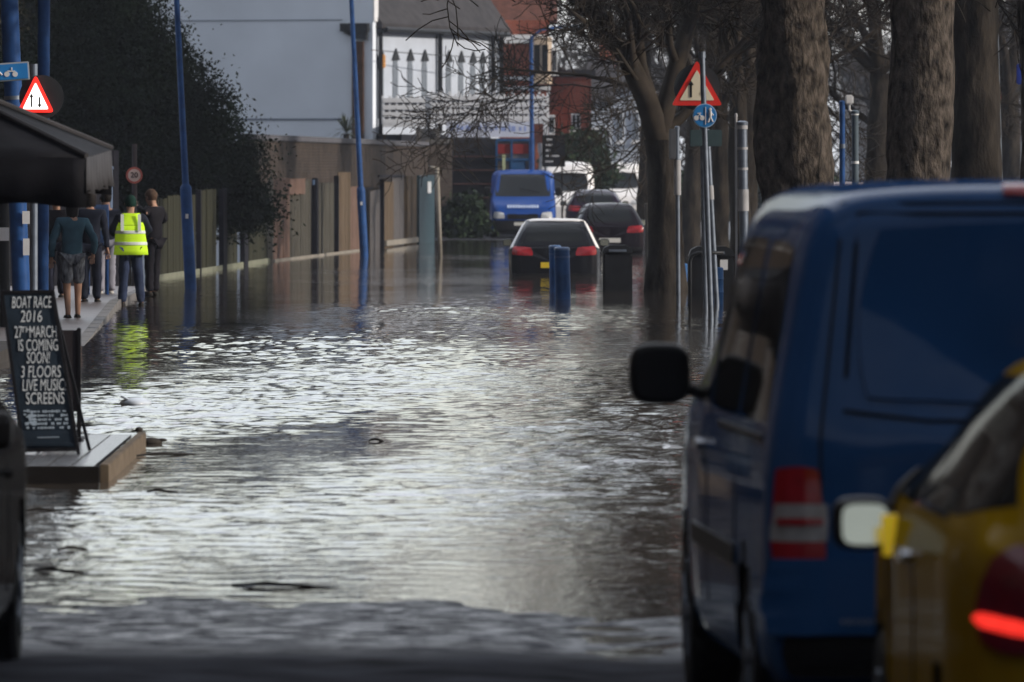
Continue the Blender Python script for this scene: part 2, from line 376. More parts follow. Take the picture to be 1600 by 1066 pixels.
bare_tree('bare tree behind the blue post right of the knobbly trunk', (8.0, 190, 0), 10, 4.5, .32, LIMBS, bark=BARK2, L0=7.5)
bare_tree('far bare tree at the right edge beyond the boats', (13.4, 235, 0), 12, 4.5, .34, LIMBS, bark=BARK2, L0=8)

bare_tree('bare tree between the sign poles and the knobbly trunk, further off', (4.5, 190, 0), 14, 3.6, .24, LIMBS[1:5], bark=BARK2, L0=6.0, cfg=dict(CFG, rmin=.012, up=(.10, .08, .06, .04)))
bare_tree('far bare tree rising right behind the forked tree', (4.6, 222, 0), 15, 4.2, .26, LIMBS[1:5], bark=BARK2, L0=5.0, cfg=dict(CFG, rmin=.012, up=(.10, .08, .06, .04)))
# far wood of bare trees (one mass)
def far_wood():
    rg = random.Random(21); mb = MB()
    c = dict(CFG); c['kids'] = (6, 6, 6); c['rmin'] = .022; c['sides'] = (4, 3, 3, 3)
    for i in range(20):
        x = 3.5+i*2.7+rg.uniform(-1, 1); y = 400+rg.uniform(-25, 25); h = rg.uniform(2, 4)
        mb.tube([(x, y, -.3), (x+.1, y, h)], [.35, .28], 6, cap=False)
        for k in range(6):
            a = rg.uniform(0, 6.28); limb(mb, Vector((x+.1, y, h)), Vector((math.cos(a), math.sin(a), rg.uniform(.5, 1.6))).normalized(), .2, rg.uniform(6, 8.5), 0, rg, c)
    for i in range(900):
        x, y = rg.uniform(3.5, 60), 398+rg.uniform(-12, 12); h = rg.uniform(2.0, 5.5); p = Vector((x, y, -.2)); d = Vector((rg.gauss(0, .3), rg.gauss(0, .3), 1)); q = p+d*h*.5; r_ = q+(d+Vector((rg.gauss(0, .5), rg.gauss(0, .5), 0)))*h*.5
        mb.tube([p, q, r_], [.09, .06, .03], 3, cap=False)
    return mb
kind(far_wood().build('far_wood', TWIG, smooth=True), 'stuff')['label'] = 'brown mass of bare trees far off along the river'

def leaf_mass(n_clump, per, regions, rg, lw=.11, spread=.38):
    """regions: list of (centre, radii); leaves as small quads in clumps through the volume"""
    tot = sum(r[1][0]*r[1][1]*r[1][2] for r in regions); C_ = []
    for c, rad in regions:
        k = max(3, int(n_clump*rad[0]*rad[1]*rad[2]/tot))
        d = rg.normal(size=(k, 3)); d /= np.linalg.norm(d, axis=1)[:, None]
        d *= (rg.uniform(0, 1, (k, 1))**.35)*(1+.12*rg.normal(size=(k, 1))); C_.append(np.array(c)+d*np.array(rad))
    C_ = np.concatenate(C_); n = len(C_)*per
    P = np.repeat(C_, per, 0)+rg.normal(size=(n, 3))*spread*np.repeat(rg.uniform(.5, 1.3, (len(C_), 1)), per, 0)*[1, 1, .7]
    a = rg.normal(size=(n, 3)); a /= np.linalg.norm(a, axis=1)[:, None]; b = rg.normal(size=(n, 3)); b -= a*(a*b).sum(1)[:, None]; b /= np.linalg.norm(b, axis=1)[:, None]
    s = lw*rg.uniform(.6, 1.3, (n, 1)); a *= s; b *= s*.5
    V = np.stack([P-a, P+b, P+a, P-b], 1).reshape(-1, 3); return V
def leaf_obj(name, V, mat, parent):
    me = bpy.data.meshes.new(name); n = len(V)//4; me.vertices.add(len(V)); me.vertices.foreach_set('co', V.reshape(-1).astype(np.float32))
    me.loops.add(n*4); me.loops.foreach_set('vertex_index', np.arange(n*4, dtype=np.int32)); me.polygons.add(n)
    me.polygons.foreach_set('loop_start', (np.arange(n)*4).astype(np.int32)); me.update(calc_edges=True); me.materials.append(mat)
    o = bpy.data.objects.new(name, me); col.objects.link(o); o.parent = parent; return o
LEAF = M('evergreen_leaves', (.008, .014, .008), .8, var=.4, vs=.9, c2=(.018, .030, .015), spec=.15)
LEAF2 = M('hedge_leaves', (.016, .030, .014), .6, var=.4, vs=1.2, c2=(.035, .06, .025))
LEAF3 = M('palm_leaves', (.05, .06, .035), .6, var=.3)
def leafy(name, label, cat, loc, regions, n, per, mat, trunk, seed, lw=.11, spread=.38, group=None):
    t = thing(name, label, cat, loc, 0, group); rg = np.random.default_rng(seed)
    leaf_obj('crown', leaf_mass(n, per, regions, rg, lw, spread), mat, t)
    mb = MB()
    for (p, q, r) in trunk: mb.tube([p, Vector(p).lerp(Vector(q), .5)+Vector((.08, 0, 0)), q], [r, r*.8, r*.4], 8, cap=False)
    mb.build('trunk', BARK2, t, smooth=True); return t
def reg(Y, lst, loc):   # (px, py, rx, rz) in picture units at distance Y -> local volumes
    s = F/Y; out = []
    for px, py, rx, rz in lst:
        p = W(px, py, Y)-Vector(loc); out.append((tuple(p), (rx/s, min(rx, rz)/s*.8, rz/s)))
    return out
l1 = (-8.2, 180, 0)
leafy('evergreen_tree', 'big dark evergreen spreading over the garden fence', 'tree', l1,
      reg(180, [(150, -40, 90, 120), (150, 110, 120, 120), (235, 170, 85, 95), (300, 210, 75, 75), (355, 255, 60, 48), (180, 260, 150, 75), (60, 200, 90, 120), (300, 270, 90, 35), (90, 300, 110, 60), (300, 325, 110, 35), (375, 325, 60, 40)], l1),
      3000, 105, LEAF, [((0, 0, -.3), (.3, 0, 3.5), .3), ((.1, 0, 1.5), (1.9, .2, 3.2), .14), ((.1, 0, 1.5), (-1.4, .2, 4.5), .16), ((0, 0, 1), (2.6, 0, 2.2), .09)], 3, lw=.048, spread=.27)
l2 = (-9.5, 205, 0)
leafy('conifer_tree', 'brownish dark tree at the top left behind the triangle sign', 'tree', l2,
      reg(205, [(20, 30, 90, 150), (-20, 180, 110, 120), (60, -60, 80, 100)], l2), 620, 60, M('brown_leaves', (.020, .020, .012), .6, var=.4, c2=(.05, .045, .02)), [((-2, 0, -.3), (-2.1, 0, 5.5), .3)], 4, lw=.12, spread=.45)
l3 = (3.2, 292, 0)
leafy('clipped_evergreen', 'dark rounded evergreen bush in front of the red brick house', 'shrub', l3,
      reg(292, [(912, 245, 32, 40), (890, 265, 34, 30), (925, 275, 26, 25)], l3), 260, 50, LEAF2, [((-.5, 0, 0), (-.6, 0, 2), .1)], 5, lw=.12, spread=.22)
l4 = (-1.55, 256, 0)
leafy('hedge', 'low dark bush below the shopfront left of the bright blue van', 'shrub', l4,
      reg(256, [(728, 335, 24, 30), (715, 345, 20, 28), (745, 350, 18, 22)], l4), 120, 45, LEAF2, [((0, 0, 0), (0, 0, .8), .06)], 6, lw=.09, spread=.15)
leafy('hedge', 'dark roadside hedge far behind the sign poles', 'hedge', (6.2, 335, 0), [((-2.0+k*1.1, 0, .9), (.8, .6, 1.0)) for k in range(8)], 420, 40, LEAF2, [((-1.5, 0, 0), (-1.5, 0, 1), .05), ((2.5, 0, 0), (2.5, 0, 1), .05)], 16, lw=.13, spread=.3)
# palm
t = thing('palm', 'spiky palm head against the blank pale gable wall', 'tree', (W(541, 200, 257).x, 257, 0))
mb = MB(); mb.tube([(0, 0, 0), (.03, 0, 1.6), (0, 0, 3.1)], [.12, .1, .09], 8); mb.build('trunk', BARK2, t)
mb = MB(); rg = random.Random(4)
for i in range(70):
    a = rg.uniform(0, 6.28); e = rg.uniform(-.5, 1.3); L_ = rg.uniform(.45, .85); d = Vector((math.cos(a)*math.cos(e), math.sin(a)*math.cos(e), math.sin(e)))
    p0 = Vector((0, 0, 3.15)); p1 = p0+d*L_*.6; p2 = p0+d*L_+Vector((0, 0, -.12)); s = d.cross(Vector((0, 0, 1))).normalized()*.022
    mb.add([p0-s*.4, p0+s*.4, p1+s, p1-s, p2], [(0, 1, 2, 3), (3, 2, 4)])
mb.build('fronds', LEAF3, t)

# ---------------------------------------------------------------- buildings
BRK = M_brick('brown_wall_brick', (.045, .034, .028), (.07, .05, .04), (.06, .055, .05))
RENDER = M('pale_render', (.74, .80, .89), .85, var=.08, vs=.5)
STUCCO = M('white_stucco', (.46, .51, .60), .8, var=.07, vs=1.5)
SLATE = M('slate_roof', (.045, .042, .045), .7, var=.3, vs=3, bump=.01, bs=14)
PANE = M('window_pane', (.13, .155, .19), .15, var=.15)
A = Vector((-4.24, 265, 0)); fd = Vector((4.3, 11.2, 0)).normalized(); fn = Vector((fd.y, -fd.x, 0)); gd = -fn   # facade direction, outward normal, gable direction
t = thing('white_terrace_house', 'white rendered house with tall arched windows and blank pale gable', 'house', A, math.atan2(fd.y, fd.x))
# local: x along facade, y into building (left of facade), z up
def LB(x0, x1, y0, y1, z0, z1): return ((x0+x1)/2, (y0+y1)/2, (z0+z1)/2), (x1-x0, y1-y0, z1-z0)
LEN = 10.7
mb = MB(); mb.box(*LB(.02, LEN, 0, 9, 0, 6.35)); mb.build('wall', STUCCO, t)
mb = MB(); mb.prism([(-.10, -.02), (10.5, -.02), (10.5, 8.2), (-.10, 8.2)], 'x', -.25, .015); mb.build('gable_wall', RENDER, t)
mb = MB(); mb.prism([(-.3, 6.35), (-.3, 6.5), (4.6, 13.2), (9.5, 6.4), (9.5, 6.3)], 'x', .02, LEN+.2); mb.build('roof', SLATE, t)  # ridge raised out of view to darken the water's reflection
mb = MB(); mb.box(*LB(-.27, .06, -.16, -.105, 6.55, 8.3)); mb.build('parapet_edge', WHITEP, t)
mb = MB(); mb.box(*LB(-.45, 0, .0, .9, 6.25, 6.5)); mb.prism([(.05, 6.25), (.85, 6.25), (.4, 6.02), (.05, 6.0)], 'x', -.42, -.255); mb.build('corbel', DARKMETAL, t)
mb = MB(); mb.box(*LB(-.34, -.255, .18, .55, 1.5, 5.95)); mb.build('brick_strip', M('brown_brick', (.09, .05, .035), .9, var=.3), t)
for zz, nm in ((3.55, 'string_course'), (6.6, 'string_course')):
    mb = MB(); mb.box(*LB(-.275, -.255, .9, 10.4, zz, zz+.06 if zz < 4 else zz+.025)); mb.build(nm, M('lead_grey', (.20, .23, .29), .7), t)
mb = MB(); mb.prism([(-.2, 8.2), (4.6, 8.2), (4.6, 13.6), (3.9, 13.6), (3.9, 12.6), (.4, 12.6)], 'x', -.3, 1.2); mb.build('reflection_block', BRK, t)  # unseen dark block added so the mid water reflects dark
def fx(px):    # local x on the facade for a picture column
    # solve (A + fd*x) projected at px
    k = (px-800)/F; return (k*A.y-A.x)/(fd.x-k*fd.y)
for px in (594.5, 617, 640, 662.5, 700, 719.5, 738, 753):
    x = fx(px); wd = .42
    n = MB(); pts = [(x-wd/2, 3.6), (x+wd/2, 3.6), (x+wd/2, 5.2), (x+wd*.3, 5.45), (x, 5.62), (x-wd*.3, 5.45), (x-wd/2, 5.2)]
    n.prism(pts, 'y', -.02, .01); wo = n.build('window', PANE, t)
    n = MB(); n.prism([(x-wd*.7, 5.40), (x+wd*.7, 5.40), (x+wd*.36, 5.58), (x, 5.76), (x-wd*.36, 5.58)], 'y', -.06, -.021); n.build('arched_head', DARKMETAL, wo)
for px, w_ in ((682, .10), (765, .10), (778, .10), (589, .09)):
    x = fx(px); n = MB(); n.tube([(x, -.12, 3.2 if px > 600 else 1.8), (x, -.12, 6.2), (x, -.3, 6.35)], w_*.8, 8); n.build('drainpipe', DARKMETAL, t, smooth=True)
n = MB(); n.tube([(0.2, -.36, 6.32), (LEN, -.36, 6.30)], .07, 8); n.build('gutter', DARKMETAL, t)
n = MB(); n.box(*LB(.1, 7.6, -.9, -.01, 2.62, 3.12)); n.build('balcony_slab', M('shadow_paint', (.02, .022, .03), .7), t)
n = MB(); n.box(*LB(.05, 9, -.12, -.01, 1.2, 2.6)); n.build('plinth_band', M('cream_render', (.16, .13, .11), .8), t)
n = MB(); n.box((.5, -.12, 5.35), (.18, .16, .42), bev=.03); n.build('alarm_box', M('orange_box', (.6, .32, .12), .6), t)

# near balcony section (lower, set back) and long slatted balustrade with banner
def balcony(label, px0, px1, Y, pyt, pyb, rails, posts, legs=()):
    p = W(px0, pyb, Y); q = W(px1, pyt, Y); t = thing('balustrade', label, 'balustrade', ((p.x+q.x)/2, Y, 0)); w2 = (q.x-p.x)/2
    zb, zt = p.z, q.z; hgt = zt-zb
    for i in range(rails):
        z0 = zb+hgt*i/rails; n = MB(); n.box((0, 0, z0+hgt/rails*.36), (w2*2, .03, hgt/rails*.66), bev=.004); n.build('rail', WHITEP, t)
    for i in range(posts):
        n = MB(); x = -w2+w2*2*i/(posts-1); n.box((x, .045, (zb+zt)/2), (.07, .05, hgt), bev=.004); n.build('baluster', WHITEP, t)
    for x0 in legs:
        n = MB(); n.box((x0, .06, zb/2), (.14, .14, zb), bev=.01); n.build('post', WHITEP, t)
    for k in range(int(w2*2/.28)):
        pass
    n = MB(); n.box((0, .75, zb-.04), (w2*2, 1.5, .08)); n.build('deck', WHITEP, t)
    n = MB(); n.box((0, .12, (zb+zt)/2-.04), (w2*2-.1, .02, hgt-.1)); n.build('shade_backing', M('shade_grey', (.05, .055, .07), .7), t)  # dark sheet paints the shade behind the rails
    return t, w2, zb, zt
balcony('short white slatted balcony rail in front of the arched windows', 598, 664, 264, 150, 194, 4, 7)
t, w2, zb, zt = balcony('long white slatted balustrade with a printed banner hung below it', 666, 856, 261.5, 147, 189, 4, 26, (-1.76, 1.76))
for i in range(14): n = MB(); n.prism([(-w2+.1+i*.27, zt), (-w2+.22+i*.27, zt), (-w2+.16+i*.27, zt+.10)], 'y', .02, .05); n.build('finial', WHITEP, t)
bx0, bx1 = W(697, 0, 261.4).x-t.location.x, W(831, 0, 261.4).x-t.location.x
n = MB(); n.box(((bx0+bx1)/2, -.06, zb-.26), (bx1-bx0, .012, .46)); ban = n.build('banner', M('banner_cloth', (.62, .66, .78), .7, var=.05), t)
BTX = M('banner_print', (.30, .38, .68), .7)
n = MB(); rg = random.Random(9); x = bx0+.12
while x < bx1-.2:
    ww = rg.uniform(.05, .16); n.box((x+ww/2, -.07, zb-.22+rg.uniform(-.02, .02)), (ww, .006, rg.uniform(.10, .2))); x += ww+rg.uniform(.03, .12)
n.build('print', BTX, ban)
n = MB(); n.box((-1.78, .2, 2.92), (.72, .5, .72), bev=.02); n.build('corner_block', M('grey_stone', (.16, .15, .14), .85, var=.3), t)

# stone pier, shopfront
REDB = M_brick('red_house_brick', (.30, .075, .045), (.40, .11, .065), (.28, .16, .12))
t = thing('brick_pier', 'tall brown brick pier left of the shopfront', 'pier', (W(686, 0, 258).x, 258, 0)); pw = 40/F*258
n = MB(); n.box((0, 0, 1.3), (pw, .7, 3.0)); n.build('shaft', M_brick('pier_brick', (.11, .085, .075), (.15, .12, .10), (.13, .12, .11)), t)
n = MB(); n.box((0, 0, 2.87), (pw+.08, .8, .14), bev=.02); n.build('cap', M('grey_stone', (.16, .15, .14)), t)

def shop():
    Y = 266; p0 = W(704, 300, Y); p1 = W(836, 214, Y); t = thing('shopfront', 'crowded shopfront with lit shelves under the banner and blue framed window', 'shopfront', ((p0.x+p1.x)/2, Y, 0)); ox = t.location.x
    n = MB(); n.box((0, .9, 1.5), (p1.x-p0.x, 1.5, 3.0)); n.build('wall', M('shop_dark', (.03, .03, .035), .7), t)
    rg = random.Random(5)
    cols_ = [M('stock_white', (.7, .68, .62), .5, emis=.15), M('stock_amber', (.35, .22, .08), .5), M('stock_red', (.14, .03, .05), .5), M('stock_blue', (.05, .15, .35), .5), M('stock_grey', (.2, .22, .26), .5), M('stock_olive', (.2, .2, .08), .5)]
    for r in range(6):
        z = .35+r*.42; n = MB(); n.box(((W(740, 0, Y).x-ox), -.02, z), (1.25, .3, .03)); sh = n.build('shelf', M('shelf_wood', (.10, .05, .045), .6), t)
        n = MB(); x = W(710, 0, Y).x-ox
        while x < W(770, 0, Y).x-ox:
            ww = rg.choice((.06, .1, .22, .3)); hh = rg.uniform(.06, .36)
            if rg.random() < .25: x += rg.uniform(.08, .2); continue; n.mat(rg.randrange(6)); n.box((x+ww/2, -.06, z+.02+hh/2), (ww, .1, hh), bev=.01); x += ww+rg.uniform(.01, .05)
        n.build('stock', cols_, sh)
    x0, x1 = W(776, 0, Y).x-ox, W(828, 0, Y).x-ox
    n = MB()
    for xx in (x0, (x0*.55+x1*.45), x1): n.box((xx, -.05, 2.0), (.07, .1, 1.9), bev=.01)
    for zz in (1.1, 2.35, 2.95): n.box(((x0+x1)/2, -.05, zz), (x1-x0, .08, .08), bev=.01)
    n.box(((x0+x1)/2+.12, -.03, 2.2), (.5, .05, .3))
    fr = n.build('window_frame', M('shop_blue', (.025, .09, .22), .5), t)
    n = MB(); n.box(((x0+x1)/2, .02, 2.0), (x1-x0, .04, 1.9)); n.build('pane', M('shop_pane', (.10, .12, .20), .2, c2=(.25, .2, .15)), fr)
    n = MB(); n.box(((x0+x1)/2, -.02, 2.68), (x1-x0, .05, .3)); n.build('red_fascia', M('fascia_red', (.25, .03, .03), .6), t)
    n = MB(); n.box((x0+.22, -.12, 1.75), (.10, .06, 1.5)); n.build('door_jamb', M('pale_yellow', (.5, .55, .35), .6), t)
shop()
t = thing('porch_column', 'white column beside the blue lamp post at the end of the balustrade', 'column', (W(847, 0, 263).x, 263, 0))
n = MB(); n.lathe((0, 0, 0), [(.13, 0), (.13, .12), (.10, .16), (.09, 2.5), (.13, 2.6), (.13, 2.85)], 'z', 16); n.build('shaft', WHITEP, t, smooth='auto')
# black menu sign
t = thing('menu_board', 'tall black board with rows of white lettering behind the bright blue van', 'sign', (W(865, 0, 258).x, 258, 0))
s = 258/F; n = MB(); n.box((0, 0, W(0, 236, 258).z), (36*s, .06, 50*s), bev=.01); bd = n.build('panel', BLACK, t)
for x in (-.25, .25): n = MB(); n.box((x, .05, 1.2), (.05, .05, 2.4)); n.build('post', BLACK, t)
for i, (xo, wd) in enumerate(((-8, 10), (-8, 9), (-9, 6), (-2, 20), (-7, 12))):
    n = MB(); z = W(0, 218+i*8.6, 258).z; k = -wd/2; rg = random.Random(i)
    while k < wd/2: n.box(((xo+k+1)*s, -.035, z), (1.5*s, .008, rg.uniform(2.0, 3.2)*s)); k += 2.1
    n.build('lettering', WHITEP, bd)

# red brick house
def red_house():
    Y = 300; s = F/Y; x0, xm, x1 = (W(p, 0, Y).x for p in (786, 858, 924)); t = thing('red_brick_house', 'red brick house with white bands and a projecting bay', 'house', (xm, Y, 0), 0)
    X0, X1 = x0-xm, x1-xm
    n = MB(); n.box(((X0-1)/2+.0, 4.2, 3.6), (-(X0-1), 8, 7.2)); n.build('wall', REDB, t)
    n = MB(); n.prism([(0.002, 1.3), (X1, .6), (X1, 7), (0.002, 7)], 'z', 0, 5.25); n.build('side_wing', REDB, t)
    n = MB(); n.prism([(-.1, 1.0), (X1+.15, .4), (X1+.15, 7.2), (-.1, 7.2)], 'z', 5.25, 5.5); n.build('wing_roof', SLATE, t)
    n = MB(); n.prism([(.2, 7.2), (8.2, 7.2), (4.2, 9.8)], 'x', X0-1, .3); n.build('roof', M('clay_roof', (.12, .05, .035), .8, var=.3), t)
    for z in (5.2, 6.55, 4.85):
        n = MB(); n.box(((X0)/2, .14, z), (-X0+.1, .1, .14 if z != 6.55 else .3)); n.build('white_band', WHITEP, t)
    n = MB(); n.prism([(-.65, .19), (-.5, -.25), (-.05, -.25), (.1, .19)], 'z', 5.0, 6.6); by = n.build('bay_window', M('bay_cream', (.45, .36, .28), .6), t)
    for xx in (-.42, -.14):
        n = MB(); n.box((xx, -.26, 5.85), (.2, .03, 1.0)); n.build('pane', GLASS, by)
    for px, py, wd, hh in ((866, 95, 9, 40), (900, 190, 15, 26), (862, 195, 10, 30)):
        p = W(px, py, Y+.8); n = MB(); n.box((p.x-xm, .82 if px > 870 else .1, p.z), (wd/s, .08, hh/s)); n.box((p.x-xm, .78 if px > 870 else .06, p.z-hh/s/2-.05), (wd/s+.1, .12, .07))
        wf = n.build('window', WHITEP, t)
        for d in (-.25, .25):
            n = MB(); n.box((p.x-xm+d*wd/s*.85, .77 if px > 870 else .05, p.z), (wd/s*.3, .02, hh/s*.8)); n.build('pane', GLASS, wf)
    n = MB(); p = W(885, 130, Y); n.box((X1/2, .55, 3.1), (X1, .12, .12)); n.build('string_course', REDB, t)
    return t
red_house()

def plain_house(label, px0, px1, Y, zt, wallm, wins, depth=8, rz=0, roofm=SLATE, group=None, name='terraced_house', pitch=True):
    x0, x1 = W(px0, 0, Y).x, W(px1, 0, Y).x; w_ = x1-x0; t = thing(name, label, 'house', ((x0+x1)/2, Y, 0), rz, group)
    n = MB(); n.box((0, depth/2, zt/2), (w_, depth, zt)); n.build('wall', wallm, t)
    n = MB(); n.prism([(-.25, zt+.002), (depth+.25, zt+.002), (depth/2, zt+(1.8 if pitch else .4))], 'x', -w_/2-.1, w_/2+.1); rf = n.build('roof', roofm, t)
    n = MB(); n.box((w_*.3, depth/2, zt+1.9), (.6, .6, 1.3)); n.build('chimney', REDB, rf)
    for (wx, wz, ww, wh) in wins:
        n = MB(); n.box((wx, -.03, wz), (ww, .08, wh)); n.box((wx, -.06, wz-wh/2-.04), (ww+.12, .14, .07)); wf = n.build('window', WHITEP, t)
        for k in (-.25, .25):
            n = MB(); n.box((wx+k*ww*.9, -.075, wz), (ww*.38, .015, wh*.86)); n.build('pane', PANE if Y > 310 else GLASS, wf)
    return t
WG = 'white terraced houses beyond the red brick house'
plain_house('white end house right of the red brick house', 922, 958, 330, 4.6, STUCCO, [(-.25, 3.0, .3, 1.3), (.2, 3.0, .25, 1.3), (-.1, 1.2, .5, .9)], group=WG)
plain_house('second white house, behind the forked tree', 959, 1004, 352, 5.3, STUCCO, [(-.35, 3.8, .3, 1.3), (.3, 3.8, .3, 1.3), (-.35, 1.9, .3, 1.0), (.3, 1.9, .3, 1.0)], group=WG)
plain_house('pale cottage seen between the two broad plane trunks', 1326, 1384, 420, 6.0, M('cream_wall', (.55, .52, .5), .8), [(-.3, 4.3, .3, .8), (.45, 4.3, .3, .8), (-.3, 2.6, .5, .6)])
plain_house('grey clubhouse behind the boats at the right', 1480, 1600, 380, 3.3, M('clubhouse_grey', (.26, .28, .32), .8), [(-.9, 1.9, .5, 1.4), (.1, 1.9, .4, 1.4), (1.1, 1.9, .4, 1.4)], name='clubhouse')
plain_house('brown roofed house rising over the top left tree', -120, 100, 240, 8.5, BRK, [(-1, 6, .9, 1.3), (1.2, 6, .9, 1.3)], name='brick_house')
plain_house('house with a red tiled roof behind the white house', 690, 800, 330, 7.3, REDB, [(-.6, 5.5, .5, 1), (.6, 5.5, .5, 1)], roofm=M('clay_roof', (.12, .05, .035)), name='brick_house')
t = thing('unseen_terrace', 'unseen brick terrace added behind the camera to cut light', 'building', (0, -34, 0))  # added out of view to take light off the near cars
n = MB(); n.box((0, -4, 6), (46, 8, 12)); n.build('wall', BRK, t)
n = MB(); n.prism([(-8.3, 12.002), (.3, 12.002), (-4, 15)], 'x', -23, 23); n.build('roof', SLATE, t)
for i in range(7):
    for z in (1.8, 5.2, 8.8):
        n = MB(); n.box((-18+i*6, .02, z), (1.3, .1, 2.0), bev=.02); wf = n.build('window', WHITEP, t)
        n = MB(); n.box((-18+i*6, .08, z), (1.1, .03, 1.8)); n.build('pane', GLASS, wf)
t = thing('unseen_public_house', 'long brick public house out of view, made tall and dark to darken car sides', 'building', (-12.6, 58, 0))  # never in view; its height is there to darken the car sides
n = MB(); n.box((0, 0, 8.5), (8, 172, 17)); n.build('wall', M_brick('darkened_brick', (.035, .024, .018), (.05, .035, .026), (.05, .045, .04)), t)  # brick darkened to keep its reflection in the cars dim
n = MB(); n.prism([(-4.3, 17.002), (4.3, 17.002), (0, 20)], 'y', -86, 86); n.build('roof', SLATE, t)
for i in range(20):
    for z in (1.8, 5.2, 8.8, 12.4):
        n = MB(); n.box((4.02, -80+i*8.3, z), (.1, 1.3, 2.0), bev=.02); wf = n.build('window', WHITEP, t)
        n = MB(); n.box((4.08, -80+i*8.3, z), (.03, 1.1, 1.8)); n.build('pane', GLASS, wf)
# unseen brick building, added right of the frame to shade the near road
t = thing('shade_caster', 'brick boathouse added out of view to shade the near road', 'building', (15, 14, 0))
n = MB(); n.box((0, 0, 4), (10, 47, 8)); n.build('wall', BRK, t)
n = MB(); n.prism([(-5.4, 8.002), (5.4, 8.002), (0, 11)], 'y', -24, 24); n.build('roof', SLATE, t)
for i in range(6):
    n = MB(); n.box((-5.03, -20+i*7, 2), (.1, 2.4, 2.6), bev=.02); n.build('door', BLUEPAINT, t)

# ---------------------------------------------------------------- garden wall and fences
def seg_frame(p, q): d = (q-p); L_ = d.length; return L_, math.atan2(d.y, d.x)
def prop(px, Y): return Vector((W(px, 0, Y).x, Y, 0))
p, q = prop(398, 199), prop(668, 256.5); L_, a = seg_frame(p, q)
t = thing('brick_wall', 'high dark brick wall with a stone coping behind the patched fence', 'wall', p, a)
n = MB(); n.box((L_/2, .15, 1.2), (L_, .3, 3.05)); n.build('brickwork', BRK, t)
n = MB(); n.box((L_/2, .15, 2.79), (L_, .42, .14), bev=.02); n.build('coping', M('coping_stone', (.10, .10, .115), .8), t)
def board_panel(t, x0, x1, z0, z1, y, mat, name='board_panel', vb=.14, th=.03):
    n = MB(); k = x0; rg = random.Random(int(x0*97+7))
    while k < x1-.02:
        w_ = min(vb, x1-k); n.box((k+w_/2, y+rg.uniform(-.006, .006), (z0+z1)/2+rg.uniform(-.012, .012)), (w_-.012, th, z1-z0)); k += vb
    return n.build(name, mat, t)
GW = M('weathered_wood', (.075, .070, .058), .85, var=.35, vs=3, stretch=(6, 6, .6), bump=.004, bs=30)
PW = M('pinkish_panel', (.15, .095, .075), .85, var=.2, vs=3)
TW = M('tan_panel', (.125, .092, .062), .85, var=.3, vs=3, stretch=(4, 4, .6))
OW = M('olive_boards', (.036, .036, .022), .85, var=.35, vs=3, stretch=(6, 6, .6))
DW = M('dark_boards', (.012, .012, .018), .8, var=.3)
TEAL = M('teal_door_paint', (.02, .05, .065), .5, var=.2)
PALE = M('pale_post', (.26, .24, .21), .8, var=.2)
LEADG = M('corrugated_sheet', (.11, .10, .10), .6, .1, var=.2)
def fence_pos(px, p, d):    # local x on the line p + d*x for a picture column
    k = (px-800)/F; return (k*p.y-p.x)/(d.x-k*d.y)
p, q = prop(421, 193), prop(700, 253); L_, a = seg_frame(p, q); d = (q-p).normalized()
X = lambda px: fence_pos(px, p, d)
t = thing('patched_fence', 'patched garden fence of mismatched panels standing in the flood', 'fence', p, a)
zb = -.35
specs = [(424, 452, 1.86, PW, 0), (453, 486, 1.80, GW, .02), (499, 523, 1.72, GW, .03), (528, 547, 1.98, TW, .0), (549, 566, 1.62, PW, .03), (579, 594, 1.52, LEADG, .02), (598, 614, 1.72, TW, 0), (614, 632, 1.86, LEADG, .03), (634, 650, 1.86, TW, 0)]
for x0, x1, zt, m, y in specs: board_panel(t, X(x0), X(x1), zb, zt, y, m, vb=.16 if m is not PW else .5)
n = MB(); n.box(((X(424)+X(474))/2, -.03, 1.66), (X(474)-X(424), .03, .36)); n.build('top_board', PW, t)
n = MB(); n.box(((X(590)+X(631))/2, -.03, 1.88), (X(631)-X(590), .05, .06)); n.build('top_rail', DW, t)
for px, zt, m, w_ in ((421.5, 1.86, PALE, .14), (492, 1.85, DW, .5), (525, 1.9, DW, .16), (596, 1.8, DW, .18), (633, 1.86, TW, .08)):
    n = MB(); n.box((X(px)+.02, -.01, (zt+zb)/2), (w_, .12, zt-zb), bev=.01); n.build('post', m, t)
n = MB(); n.box(((X(424)+X(566))/2, -.05, .02), (X(566)-X(424), .05, .06)); n.box(((X(600)+X(650))/2, -.05, .12), (X(650)-X(600), .05, .14)); n.build('gravel_board', PALE, t)
n = MB(); n.box(((X(652)+X(676))/2, -.02, .77), (X(676)-X(652), .07, 2.25), bev=.01); gt = n.build('gate', TEAL, t)
n = MB(); n.box(((X(664)+X(669))/2, -.075, 1.55), (X(669.5)-X(664), .02, .32)); n.build('notice', WHITEP, gt)
n = MB(); n.box((X(487), -.04, 1.75), (.5, .03, .12)); n.build('patch_board', M('navy_board', (.03, .06, .12), .6), t)
